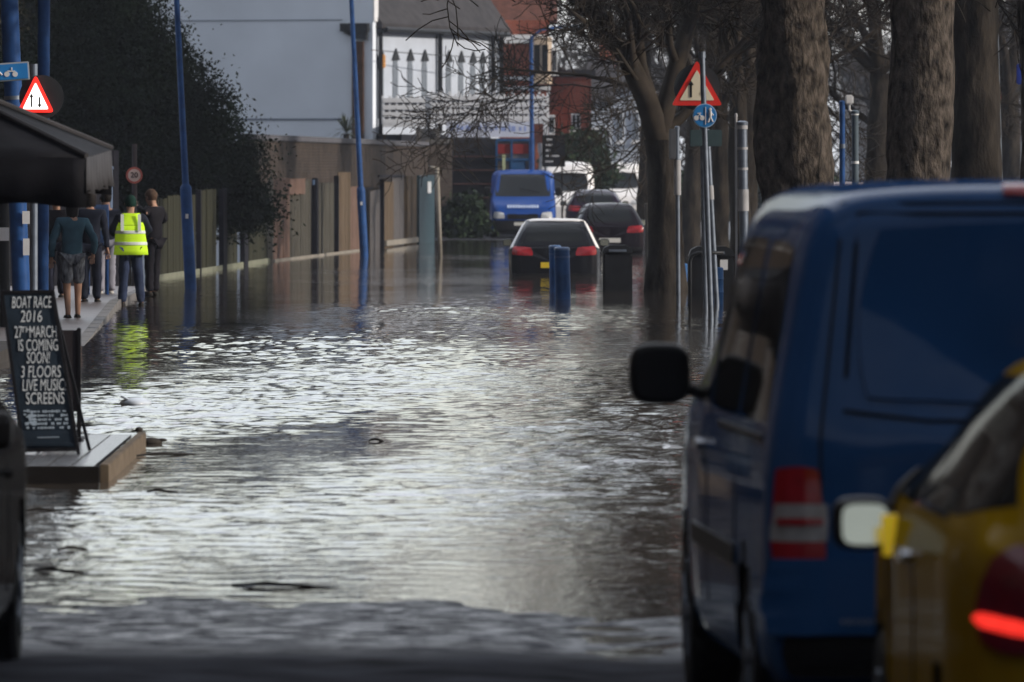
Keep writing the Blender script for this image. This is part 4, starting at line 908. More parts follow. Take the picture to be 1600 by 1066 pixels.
# duck and floating debris
t = thing('duck', 'small duck floating just right of the deck', 'duck', (W(232, 0, GY(695)).x, GY(695), 0))
n = MB(); n.ellipsoid((.02, 0, .02), (.085, .04, .035)); n.ellipsoid((.10, 0, .035), (.04, .02, .014)); n.tube([(-.05, 0, .03), (-.065, 0, .095)], [.022, .016], 8); n.ellipsoid((-.07, 0, .11), (.030, .022, .024)); n.tube([(-.09, 0, .108), (-.125, 0, .10)], [.008, .004], 6)
n.build('body', M('duck_brown', (.05, .045, .04), .7, var=.4, vs=20), t, smooth=True)
DEB = 'sticks and scraps floating near the deck'
rg = random.Random(6)
for i, (px, py, ln, ang, lab) in enumerate(((255, 770, .22, .1, 'short dark stick floating in front of the deck'), (265, 712, .5, .45, 'long thin twig floating right of the duck'), (95, 895, .3, -.3, 'thin twig floating near the silver car'), (140, 668, .28, -.1, 'dark twig lying across the deck edge'),
        (450, 918, .55, -.12, 'dark stick shape drawn for an asphalt ridge at the shallow edge'), (70, 800, .25, .2, 'dark scrap in the shaded water left'), (590, 690, .12, 0, 'small dark leaf scrap out in mid water'), (120, 860, .2, .5, 'bent twig in the shaded water left'))):  # the stick at the shallow edge stands in for an asphalt ridge
    p_ = GP(px, py); n = MB(); pts = [Vector((p_.x+(u-.5)*ln*math.cos(ang)+rg.uniform(-.01, .01), p_.y+(u-.5)*ln*math.sin(ang)*3, .008+.012*math.sin(u*5))) for u in (0, .3, .6, 1)]
    n.tube(pts, [.006, .011, .009, .004], 6); tag(n.build('floating_stick', BEAMD, world=True), lab, 'stick', DEB)
p_ = GP(212, 632); n = MB(); n.ellipsoid((p_.x, p_.y, .01), (.14, .25, .05)); n.box((p_.x-.06, p_.y-.05, .045), (.14, .2, .012), Matrix.Rotation(.4, 3, 'Y')); tag(n.build('plastic_bag', M('pale_plastic', (.5, .55, .62), .3), smooth=True, world=True), 'crumpled pale bag floating beyond the deck', 'bag')

# ---------------------------------------------------------------- vehicles
def cr(a, b, c, d, t): return .5*((2*b)+(c-a)*t+(2*a-5*b+4*c-d)*t*t+(3*b-a-3*c+d)*t*t*t)
def dense(P, k):
    P = np.asarray(P, float); n = len(P); out = []
    for i in range(n-1):
        a, b, c, d = P[max(i-1, 0)], P[i], P[i+1], P[min(i+2, n-1)]
        for j in range(k): out.append(cr(a, b, c, d, j/k))
    out.append(P[-1]); return np.array(out)
def ring(s):
    y, Wd, zs, Wr, zt, zb = s[:6]; lean = s[6] if len(s) > 6 else 0; h = zt-zs
    pts = [(0, zb), (.8*Wd, zb), (.955*Wd, zb+.03), (.995*Wd, zb+.28*(zs-zb)), (Wd, zb+.65*(zs-zb)), (.985*Wd, zs), (Wd*.985+(Wr-Wd*.985)*.42, zs+.42*h), (Wr+(Wd-Wr)*.14, zs+.77*h), (Wr*.90, zs+.935*h), (Wr*.6, zt-.012), (0, zt)]
    return [(x, y+lean*max(0, (z-zs)/max(h, .01)), z) for x, z in pts]
def car_shell(st, wheels, wr, ku=6, kv=4):
    G = dense([ring(s) for s in st], ku); G = np.array([dense(r, kv) for r in G])     # rows x half ring x 3
    def capr(r, ks):
        c = np.array([0, r[:, 1].mean(), (r[:, 2].min()+r[:, 2].max())/2]); return [c+(r-c)*[k, 1, k]+[0, o, 0] for k, o in ks]
    G = np.concatenate([np.array(capr(G[0], ((.0, -.03), (.5, -.03), (.93, -.026), (.985, -.012)))), G, np.array(capr(G[-1], ((.985, .012), (.93, .026), (.5, .03), (0, .03))))])
    full = np.concatenate([G, G[:, -2:0:-1]*[-1, 1, 1]], 1); R_, C_ = full.shape[:2]
    V = full.reshape(-1, 3); Fc = []
    for i in range(R_-1):
        for j in range(C_):
            q = (i*C_+j, i*C_+(j+1) % C_, (i+1)*C_+(j+1) % C_, (i+1)*C_+j); c = V[list(q)].mean(0)
            if c[2] < wr*2.6 and abs(c[0]) > .55 and any((c[1]-wy)**2+(c[2]-wr)**2 < (wr*1.17)**2 for wy in wheels): continue
            Fc.append(q)
    return [tuple(v) for v in V], Fc, G
def bvh_of(V, Fc, G):
    full = V; R_ = G.shape[0]; C_ = len(V)//R_; fs = [(i*C_+j, i*C_+(j+1) % C_, (i+1)*C_+(j+1) % C_, (i+1)*C_+j) for i in range(R_-1) for j in range(C_)]
    return BVHTree.FromPolygons([Vector(v) for v in V], fs)
DIRS = {'L': (lambda a, b: (Vector((-5, a, b)), Vector((1, 0, 0)))), 'R': (lambda a, b: (Vector((5, a, b)), Vector((-1, 0, 0)))), 'B': (lambda a, b: (Vector((a, -5, b)), Vector((0, 1, 0)))), 'F': (lambda a, b: (Vector((a, 12, b)), Vector((0, -1, 0)))), 'T': (lambda a, b: (Vector((a, b, 6)), Vector((0, 0, -1))))}
def panel(bv, ax, q, mat, name, parent, off=.004, n=12, rnd=.35, deep=.02):
    """q: four corners (bottom-left, bottom-right, top-right, top-left) in the plane seen along ax"""
    o_, vs, fs = [], [], []
    for i in range(n+1):
        for j in range(n+1):
            x, y = 2*i/n-1, 2*j/n-1; X_, Y_ = x*math.sqrt(1-rnd*y*y/2), y*math.sqrt(1-rnd*x*x/2)
            k = 1/math.sqrt(1-rnd/2) if False else 1
            u, v = (X_*k+1)/2, (Y_*k+1)/2
            a = (1-v)*((1-u)*q[0][0]+u*q[1][0])+v*((1-u)*q[3][0]+u*q[2][0]); b = (1-v)*((1-u)*q[0][1]+u*q[1][1])+v*((1-u)*q[3][1]+u*q[2][1])
            p, d = DIRS[ax](a, b); h = bv.ray_cast(p, d)
            if h[0] is None: pos, nr = (o_[-1] if o_ else (p+d*4, -d))
            else:
                pos, nr = h[0], h[1]; nr = nr if nr.dot(d) < 0 else -nr
            o_.append((pos, nr)); vs.append(pos+nr*off)
    N1 = n+1
    for i in range(n):
        for j in range(n): fs.append((i*N1+j, (i+1)*N1+j, (i+1)*N1+j+1, i*N1+j+1))
    rim = [i*N1 for i in range(N1)]+[n*N1+j for j in range(1, N1)]+[i*N1+n for i in range(n-1, -1, -1)]+[j for j in range(n-1, 0, -1)]
    k0 = len(vs)
    for r_ in rim: vs.append(o_[r_][0]-o_[r_][1]*deep)
    for k in range(len(rim)): fs.append((rim[k], rim[(k+1) % len(rim)], k0+(k+1) % len(rim), k0+k))
    mb = MB(); mb.add(vs, fs); return mb.build(name, mat, parent, smooth='auto')
def seam(bv, ax, pts, parent, r=.006, name='seam', mat=PLASTIC, closed=False):
    P = []
    if closed: pts = list(pts)+[pts[0]]
    for i in range(len(pts)-1):
        for k in range(6):
            a = pts[i][0]+(pts[i+1][0]-pts[i][0])*k/6; b = pts[i][1]+(pts[i+1][1]-pts[i][1])*k/6; p, d = DIRS[ax](a, b); h = bv.ray_cast(p, d)
            if h[0] is not None: P.append(h[0])
    if len(P) > 2: MB().tube(P, r, 4).build(name, mat, parent)
def wheel(parent, x, y, r, side):
    w_ = .2; t = MB(); t.lathe((x, y, r), [(r*.62, -w_/2), (r*.9, -w_/2), (r*.99, -w_*.38), (r, 0), (r*.99, w_*.38), (r*.9, w_/2), (r*.62, w_/2)], 'x', 36); tw = t.build('wheel', RUBBER, parent, smooth='auto')
    n = MB(); xo = side*w_*.5
    n.lathe((x+xo*.9, y, r), [(r*.64, -.01), (r*.64, .012), (r*.58, .014), (r*.58, -.01)], 'x', 32)
    for k in range(5):
        a = 2*math.pi*k/5+.3; rot = Matrix.Rotation(a, 3, 'X'); n.box(Vector((x+xo*.92, y, r))+rot @ Vector((0, 0, r*.34)), (.03, .055, r*.56), rot, bev=.008)
    n.lathe((x+xo*.95, y, r), [(r*.16, -.02), (r*.16, .015), (r*.1, .022)], 'x', 16); n.build('rim', GALV, tw, smooth='auto')
def arch_well(parent, x, y, r, side):
    n = MB(); k = 20; vs = []; fs = []
    for i in range(k+1):
        a = math.pi*1.16*i/k-math.pi*.08
        for xo in (side*.0, -side*.35): vs.append((x+xo, y+math.cos(a)*r*1.19, r+math.sin(a)*r*1.19))
    for i in range(k): fs.append((i*2, i*2+1, i*2+3, i*2+2))
    fs.append(tuple(i*2+1 for i in range(k+1))); n.add(vs, fs); n.build('wheel_arch', PLASTIC, parent)
def mirror_part(parent, x, y, z, side, mat, glass=None, w_=.2, h_=.15, gs=.40, gx=0, gt=0):
    n = MB(); n.superell((x+side*w_*.62, y, z), (w_/2, .065, h_/2), .6); m = n.build('door_mirror', mat, parent, smooth=True)
    n = MB(); n.tube([(x-side*.03, y, z-h_*.35), (x+side*w_*.25, y, z-h_*.2)], .025, 8); n.build('stalk', PLASTIC, m)
    n = MB(); pr = []
    for k in range(28):
        a = 2*math.pi*k/28; ca, sa = math.cos(a), math.sin(a); pr.append((math.copysign(abs(ca)**.5, ca)*w_*gs, math.copysign(abs(sa)**.5, sa)*h_*gs))
    n.prism(pr, 'y', -.004, .004); g = n.build('glass', glass or M('mirror_glass', (.84, .85, .68), .12, .8, var=.05), m); g.location = (x+side*w_*(.62-gx), y-.078, z); g.rotation_euler = (R(-gt), 0, 0)

def vehicle(name, label, cat, loc, rz, st, paint, wr, wheels, hw, group=None, track=None):
    t = thing(name, label, cat, loc, rz, group); V, Fc, G = car_shell(st, wheels, wr)
    bv = bvh_of(V, Fc, G); n = MB(); n.add(V, Fc); body = n.build('body', paint, t, smooth='auto')
    for wy in wheels:
        for sd in (-1, 1):
            wheel(t, sd*(hw-.11), wy, wr, sd); arch_well(t, sd*(hw-.015), wy, wr, sd)
    n = MB(); n.box((0, (wheels[0]+wheels[1])/2, wr*.9), (hw*1.3, wheels[1]-wheels[0]+1.0, .12)); n.build('underbody', PLASTIC, t)
    return t, bv
def paint(name, c, metal=.3, coat=1.0): return M(name, c, .12, metal, var=.06, vs=3, coat=coat*.32, spec=0.0)

VAN = [(0, .90, 1.10, .74, 1.90, .34, .10), (.07, .945, 1.10, .775, 1.955, .27, .09), (.4, .952, 1.10, .79, 1.975, .25, .05), (1.4, .955, 1.10, .79, 1.985, .24), (2.6, .955, 1.10, .785, 1.98, .24),
       (3.1, .955, 1.10, .745, 1.945, .24), (3.4, .95, 1.10, .70, 1.85, .24), (3.85, .945, 1.09, .73, 1.54, .25), (4.2, .935, 1.05, .78, 1.25, .26), (4.4, .92, .98, .77, 1.13, .27), (4.7, .89, .82, .70, .98, .27), (4.86, .80, .66, .6, .78, .3)]
VBLUE = paint('van_blue', (.016, .066, .185), .0, coat=1.2)
yaw = R(3.0); rc = Vector((1.815, 29.65, .03))
t, bv = vehicle('panel_van', 'dark blue panel van seen from behind, filling the right foreground', 'van', rc, yaw, VAN, VBLUE, .33, (.95, 3.95), .945)
panel(bv, 'B', [(-.66, 1.22), (.66, 1.22), (.60, 1.84), (-.60, 1.84)], VBLUE, 'tailgate_panel', t, off=.012, rnd=.3)
seam(bv, 'B', [(-.69, 1.20), (-.40, 1.165), (.40, 1.165), (.69, 1.20), (.63, 1.87), (-.63, 1.87)], t, closed=True, r=.008)
seam(bv, 'B', [(-.76, .52), (-.77, 1.1), (-.68, 1.905), (.68, 1.905), (.77, 1.1), (.76, .52)], t, r=.007)
for sd in (-1, 1):
    q = lambda z0, z1: [(sd*.928, z0), (sd*.745, z0), (sd*.745 if z1 < 1.0 else sd*.775, z1), (sd*.915, z1)]
    lamp = panel(bv, 'B', q(.68, 1.01), REDLAMP, 'tail_lamp', t, off=.018, rnd=.25)
    panel(bv, 'B', q(.755, .885), CLEARLAMP, 'clear_lens', lamp, off=.020, rnd=.12)
    panel(bv, 'B', [(sd*.90, .812), (sd*.76, .812), (sd*.76, .835), (sd*.90, .835)], REDLAMP, 'red_strip', lamp, off=.028, rnd=.1)
panel(bv, 'B', [(-.34, .86), (.34, .86), (.36, 1.02), (-.36, 1.02)], PLASTIC, 'plate_recess', t, off=.006, rnd=.2)
panel(bv, 'B', [(-.26, .88), (.26, .88), (.26, .985), (-.26, .985)], YPLATE, 'number_plate', t, off=.012, rnd=.02)
panel(bv, 'B', [(-.13, 1.925), (.13, 1.925), (.13, 1.955), (-.13, 1.955)], REDLAMP, 'brake_light', t, off=.02, rnd=.1)
panel(bv, 'B', [(-.93, .44), (.93, .44), (.93, .70), (-.93, .70)], VBLUE, 'rear_bumper', t, off=.05, rnd=.08, n=20)
panel(bv, 'B', [(-.55, .33), (.55, .33), (.55, .39), (-.55, .39)], M('bumper_trim', (.05, .10, .20), .4), 'bumper_trim', t, off=.03, rnd=.1)
panel(bv, 'B', [(-.88, .30), (.88, .30), (.90, .435), (-.90, .435)], PLASTIC, 'bumper_skirt', t, off=.02, rnd=.1)
n = MB(); rg = random.Random(3)
for k in range(13):
    if k != 6: n.box((-.70+k*.022, -.105, .487), (.012, .004, rg.uniform(.013, .022)))
n.build('bumper_lettering', GALV, t)
SG = M('smoked_glass', (.02, .019, .018), .04, var=.2, spec=0.0, coat=.55)
for ax, sd in (('L', -1), ('R', 1)):
    panel(bv, ax, [(2.75, 1.15), (3.78, 1.15), (3.42, 1.72), (2.78, 1.76)], SG, 'front_side_window', t, rnd=.15)
    panel(bv, ax, [(1.42, 1.15), (2.62, 1.15), (2.62, 1.77), (1.44, 1.78)], SG, 'middle_side_window', t, rnd=.15)
    panel(bv, ax, [(.22, 1.15), (1.28, 1.15), (1.28, 1.78), (.36, 1.76)], SG, 'rear_side_window', t, rnd=.2)
    seam(bv, ax, [(2.68, .42), (2.68, 1.84)], t); seam(bv, ax, [(1.35, .42), (1.35, 1.84)], t); seam(bv, ax, [(.3, 1.1), (2.6, 1.1)], t, r=.012, name='slide_rail')
    panel(bv, ax, [(2.80, .98), (3.0, .98), (3.0, 1.02), (2.80, 1.02)], CHROME, 'door_handle', t, off=.035, rnd=.4)
    panel(bv, ax, [(1.3, .62), (3.4, .62), (3.4, .69), (1.3, .69)], PLASTIC, 'rub_strip', t, off=.012, rnd=.05)
SMIR = M('dull_mirror', (.015, .016, .018), .2, spec=.4)
for sd in (-1, 1): mirror_part(t, sd*.93, 3.45, 1.245, sd, PLASTIC, glass=SMIR, w_=.235, h_=.235)
panel(bv, 'F', [(-.78, 1.22), (.78, 1.22), (.68, 1.80), (-.68, 1.80)], GLASS, 'windscreen', t)

def hatch(name, label, loc, rz, pnt, h=1.47, hw=.88, zs=.93, mir=None, plate=YPLATE, lamp=None, group=None, glass=GLASS, lw=.18, front=False, round_=False, mw=.2):
    k = h/1.47; ST = [(0, .76, zs-.05, .60, zs+.03, .36, .03), (.06, .83, zs-.02, .64, zs+.09, .28), (.25, .86, zs, .63, zs+.32*k, .25), (.5, hw, zs, .60, h-.08, .24), (.85, hw, zs, .60, h-.01, .22), (1.5, hw, zs, .60, h, .2), (2.1, hw, zs, .59, h-.02, .2),
          (2.5, hw, zs, .57, h-.10, .2), (2.95, .87, zs+.01, .60, zs+.28, .2), (3.3, .865, zs-.02, .66, zs+.08, .2), (3.75, .85, zs-.10, .64, zs-.01, .22), (4.08, .78, zs-.24, .56, zs-.14, .26), (4.2, .66, zs-.34, .45, zs-.26, .3)]
    t, bv = vehicle(name, label, 'car', loc, rz, ST, pnt, .31, (.78, 3.35), hw, group)
    panel(bv, 'B', [(-.58, zs+.12), (.58, zs+.12), (.47, h-.11), (-.47, h-.11)], glass, 'rear_window', t, rnd=.2)
    for sd in (-1, 1):
        if lamp is None:
            panel(bv, 'B', [(sd*.82, zs-.13), (sd*.40, zs-.15), (sd*.44, zs+.01), (sd*.79, zs+.04)], REDLAMP, 'tail_lamp', t, off=.012)
        else: lamp(t, bv, sd)
        panel(bv, 'F', [(sd*.74, zs-.42), (sd*.42, zs-.42), (sd*.46, zs-.28), (sd*.72, zs-.26)], HEADLAMP, 'headlight', t, off=.015)
    panel(bv, 'B', [(-.26, .55), (.26, .55), (.26, .66), (-.26, .66)], plate, 'number_plate', t, off=.012, rnd=.02)
    panel(bv, 'F', [(-.26, .42), (.26, .42), (.26, .52), (-.26, .52)], WPLATE, 'number_plate', t, off=.02, rnd=.02)
    panel(bv, 'F', [(-.4, .54), (.4, .54), (.38, .62), (-.38, .62)], PLASTIC, 'grille', t, off=.01, rnd=.2)
    panel(bv, 'B', [(-.78, .33), (.78, .33), (.79, .44), (-.79, .44)], PLASTIC, 'bumper_skirt', t, off=.02, rnd=.1)
    panel(bv, 'F', [(-.62, zs+.02), (.62, zs+.02), (.50, h-.12), (-.50, h-.12)], glass, 'windscreen', t)
    seam(bv, 'B', [(-.62, .48), (-.66, zs), (-.50, h-.07), (.50, h-.07), (.66, zs), (.62, .48)], t)
    for ax in 'LR':
        panel(bv, ax, [(1.75, zs+.05), (2.92, zs+.05), (2.45, h-.14), (1.72, h-.10)], glass, 'front_side_window', t, rnd=.15)
        panel(bv, ax, [(.72, zs+.06), (1.66, zs+.05), (1.64, h-.10), (.78, h-.13)], glass, 'rear_side_window', t, rnd=.25)
        seam(bv, ax, [(1.70, .35), (1.69, h-.07)], t); seam(bv, ax, [(2.95, .35), (2.98, zs)], t)
        panel(bv, ax, [(1.80, zs-.12), (1.98, zs-.12), (1.98, zs-.08), (1.80, zs-.08)], CHROME if round_ else pnt, 'door_handle', t, off=.03, rnd=.4)
    for sd in (-1, 1): mirror_part(t, sd*(hw-(.03 if round_ else .06)), 2.72, zs+(-.045 if round_ else .09), sd, mir or pnt, w_=.18 if round_ else mw, h_=.16 if round_ else .15, gs=.38 if round_ else .4, gx=.03 if round_ else 0, gt=11 if round_ else 0)
    return t, bv

# yellow car
YEL = paint('car_yellow', (.24, .14, .003), .0, coat=.6)
def ylamp(t, bv, sd):
    l = panel(bv, 'B', [(sd*.835, .72), (sd*.60, .72), (sd*.58, 1.00), (sd*.80, 1.00)], M('deep_red_lens', (.12, .003, .012), .1, var=.2, vs=20, coat=.7), 'tail_lamp', t, off=.02, rnd=.75)
    panel(bv, 'B', [(sd*.818, .79), (sd*.62, .748), (sd*.62, .785), (sd*.822, .835)], REDLIT if sd < 0 else REDLAMP, 'light_bar', l, off=.026, rnd=.5)
t, bv = hatch('hatchback', 'yellow hatchback with a glowing tail lamp at the right edge', (2.06, 23.0, .05), R(1.4), YEL, h=1.50, zs=1.0, lamp=ylamp, mir=PLASTIC, round_=True, glass=M('tinted_glass', (.010, .011, .012), .02, var=.3, vs=6, spec=0.0, coat=.3))
TG = M('tinted_glass', (.010, .011, .012), .02, var=.3, vs=6, spec=0.0, coat=.3)
for ax in 'LR':
    panel(bv, ax, [(.10, 1.10), (.74, 1.05), (.80, 1.40), (.45, 1.37)], TG, 'quarter_window', t, rnd=.2)
    panel(bv, ax, [(.80, 1.04), (2.95, 1.04), (2.45, 1.405), (.80, 1.43)], TG, 'window_surround', t, off=.002, rnd=.1)
panel(bv, 'L', [(2.70, .99), (2.96, .99), (2.92, 1.10), (2.74, 1.12)], PLASTIC, 'mirror_mount', t, off=.01)
n = MB(); n.prism([(-.912, .87), (-.888, .87), (-.872, .99), (-.918, .99)], 'y', 2.48, 2.52); n.build('yellow_mirror_arm', M('mirror_arm_sunlit', (.95, .62, .03), .35, emis=.25), t)  # brighter yellow and a slight glow imitate sun on the arm

# silver car at the left edge, facing the camera
t, bv = hatch('saloon_car', 'grey car cut by the left edge, its front towards us', (-2.885, 36.4, .02), R(180), paint('car_grey', (.035, .032, .031), .0, coat=.6), h=1.45, mw=.12)
# half sunk dark hatchback with white roof
DKCAR = paint('car_black', (.014, .015, .02))
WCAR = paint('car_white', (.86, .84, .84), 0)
Y = 168.0
t, bv = hatch('hatchback', 'black and white hatchback sunk to its bumper in the flood', (W(866, 0, Y).x, Y, -.40), R(-1), DKCAR, h=1.50, hw=.885)
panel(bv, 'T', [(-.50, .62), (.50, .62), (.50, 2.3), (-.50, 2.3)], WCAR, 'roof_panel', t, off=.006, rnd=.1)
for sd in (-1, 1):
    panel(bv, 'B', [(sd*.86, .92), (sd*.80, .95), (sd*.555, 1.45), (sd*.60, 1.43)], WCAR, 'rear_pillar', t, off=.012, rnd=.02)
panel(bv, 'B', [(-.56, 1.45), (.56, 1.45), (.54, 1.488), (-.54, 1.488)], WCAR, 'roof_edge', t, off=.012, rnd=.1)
# far cars
t, bv = hatch('estate_car', 'dark wet car with a pale number plate beyond the sunken hatchback', (W(953, 0, 212).x, 212, -.28), R(2), paint('car_plum', (.014, .010, .016)), h=1.52, plate=WPLATE)
t, bv = hatch('hatchback', 'small purple-grey car far down the street', (W(930, 0, 262).x, 262, .0), R(0), paint('car_purple', (.03, .02, .04)), h=1.45)

V2 = [tuple([a[0]]+list(a[1:3])+[a[3]+.06]+[a[4]*1.14 if a[0] < 3.6 else a[4]*1.05]+list(a[5:])) for a in VAN]
for lb, px_, Y_ in (('white van directly behind the bright blue van', 886, 284), ('white van parked far off behind the forked tree', 968, 322)):
  t, bv = vehicle('panel_van', lb, 'van', (W(px_, 0, Y_).x, Y_+4.9, .05), R(180), V2, WCAR, .33, (.95, 3.95), .945)
  panel(bv, 'F', [(-.72, 1.28), (.72, 1.28), (.66, 1.9), (-.66, 1.9)], GLASS, 'windscreen', t)
  for sd in (-1, 1): panel(bv, 'F', [(sd*.72, .7), (sd*.45, .7), (sd*.45, .85), (sd*.7, .87)], HEADLAMP, 'headlight', t, off=.015)
# bright blue van/box van facing camera
Y = 256.0
TB = paint('flatbed_blue', (.012, .062, .28), 0)
TV = [tuple([a[0]]+[a[1]*1.03, a[2]*1.02, a[3]*1.16]+[a[4]*1.06 if a[0] < 3.6 else a[4]*1.03]+list(a[5:])) for a in VAN]
t, bv = vehicle('box_van', 'bright blue van facing us at the far edge of the flood', 'van', (W(817, 0, Y).x, Y+4.9, -.05), R(180), TV, TB, .35, (.95, 3.95), .97)
panel(bv, 'F', [(-.83, 1.30), (.83, 1.30), (.78, 1.96), (-.78, 1.96)], GLASS, 'windscreen', t, rnd=.12)
n = MB(); n.tube([(-.5, 4.05, 1.42), (.1, 4.0, 1.55)], .012, 4); n.build('wiper', PLASTIC, t)
for sd in (-1, 1):
    panel(bv, 'F', [(sd*.86, .66), (sd*.52, .66), (sd*.56, .82), (sd*.84, .86)], HEADLAMP, 'headlight', t, off=.02)
    mirror_part(t, sd*.93, 3.7, 1.45, sd, PLASTIC, w_=.2, h_=.28)
panel(bv, 'F', [(-.8, .30), (.8, .30), (.86, .60), (-.86, .60)], PLASTIC, 'bumper', t, off=.05, rnd=.1)
panel(bv, 'F', [(-.45, .64), (.45, .64), (.45, .78), (-.45, .78)], PLASTIC, 'grille', t, off=.02, rnd=.1)
panel(bv, 'F', [(-.26, .45), (.26, .45), (.26, .55), (-.26, .55)], WPLATE, 'number_plate', t, off=.07, rnd=.02)
rg = random.Random(12); hb = panel(bv, 'F', [(-.5, .93), (.5, .93), (.5, 1.09), (-.5, 1.09)], TB, 'name_panel', t, off=.012, rnd=.1)
for k in range(12): panel(bv, 'F', [(-.46+k*.078, .96), (-.46+k*.078+.055, .96), (-.46+k*.078+.055, 1.03+rg.uniform(0, .03)), (-.46+k*.078, 1.03)], M('letter_pale', (.55, .65, .85), .5), 'letter', hb, off=.02, n=2, rnd=0)
# grey box lorry and pale car between the trunks, boats
t = thing('box_lorry', 'grey box lorry seen between the broad plane trunks', 'lorry', (W(1372, 0, 240).x, 240, 0))
n = MB(); n.box((0, 1.5, 2.55), (1.6, 3.2, 1.7), bev=.05); n.build('box', M('lorry_grey', (.20, .22, .26), .5), t)
n = MB(); n.box((0, 1.4, 1.35), (1.55, 3.4, .7), bev=.08); n.build('cab', M('lorry_dark', (.02, .03, .05), .4), t)
for sd in (-1, 1): wheel(t, sd*.68, .8, .4, sd)
n = MB(); n.box((0, -.22, 1.0), (1.5, .1, .18), bev=.02); n.build('tail_bar', M('lorry_bar', (.08, .12, .16), .4), t)
t, bv = hatch('hatchback', 'pale car partly seen left of the blue post between trunks', (W(1322, 0, 205).x, 205, .25), R(0), paint('car_cream', (.55, .45, .42), 0), h=1.5)
t, bv = hatch('hatchback', 'dark blue car parked by the boats at the right', (W(1510, 0, 228).x, 228, .25), R(20), paint('car_navy', (.02, .05, .10)), h=1.6)
for lb, px, py, Yb, ln, m, ang in (('upturned pale rowing boat beside the navy car', 1512, 262, 222, 1.6, WHITEP, .1), ('white rowing boat hull stacked above the navy car', 1507, 215, 236, 1.3, WHITEP, -.1)):
    p_ = W(px, py, Yb); t = thing('rowing_boat', lb, 'boat', p_, ang, 'rowing boats stored at the right'); st = MB(); vs = []; fs = []
    for i in range(9):
        u = i/8; ww = .28*math.sin(math.pi*min(max(u, .06), .94)); hh = .2
        for k in range(7):
            a = math.pi*k/6; vs.append((-ln/2+ln*u, ww*math.cos(a), hh*math.sin(a)*(.5+.5*math.sin(math.pi*u))))
    for i in range(8):
        for k in range(6): fs.append((i*7+k, i*7+k+1, (i+1)*7+k+1, (i+1)*7+k))
    st.add(vs, fs); o = st.build('hull', m, t, smooth=True)
    n = MB(); n.tube([(-ln*.45, 0, 0), (ln*.45, 0, 0)], .02, 6); n.build('keel', PALE, t)
    for k in (-.3, .3):
        n = MB(); n.box((ln*k, 0, -p_.z/2), (.05, .5, p_.z-.02)); n.build('trestle', DARKMETAL, t)
n = MB(); p_ = W(1600, 116, 150); n.box(p_, (.26, .04, .36), bev=.02); n.tube([(p_.x+.08, p_.y+.06, -.2), (p_.x+.08, p_.y+.06, p_.z)], .03, 8)
tag(n.build('blue_notice', M('deep_blue_plate', (.02, .04, .25), .5), world=True), 'deep blue plate on a post at the right edge', 'sign')

# ---------------------------------------------------------------- people
def skin_mesh(name, V, E, Rd, mat, parent, sub=2, root=0):
    me = bpy.data.meshes.new(name); me.from_pydata([tuple(v) for v in V], E, []); o = bpy.data.objects.new(name+'_tmp', me); col.objects.link(o)
    md = o.modifiers.new('s', 'SKIN'); md.use_smooth_shade = True
    for i, v in enumerate(me.skin_vertices[0].data):
        r = Rd[i]; v.radius = r if hasattr(r, '__len__') else (r, r); v.use_root = (i == root)
    ss = o.modifiers.new('d', 'SUBSURF'); ss.levels = sub; ss.render_levels = sub
    m2 = bpy.data.meshes.new_from_object(o.evaluated_get(bpy.context.evaluated_depsgraph_get())); bpy.data.objects.remove(o)
    if mat is not SKIN:
        co_ = [v.co+v.normal*.016*(noise.noise(v.co*9+Vector((root, len(V), 3)))+.6*noise.noise(v.co*22)) for v in m2.vertices]
        for v, c_ in zip(m2.vertices, co_): v.co = c_
    m2.materials.clear(); m2.materials.append(mat); m2.shade_smooth(); q = bpy.data.objects.new(name, m2); col.objects.link(q); q.parent = parent; return q
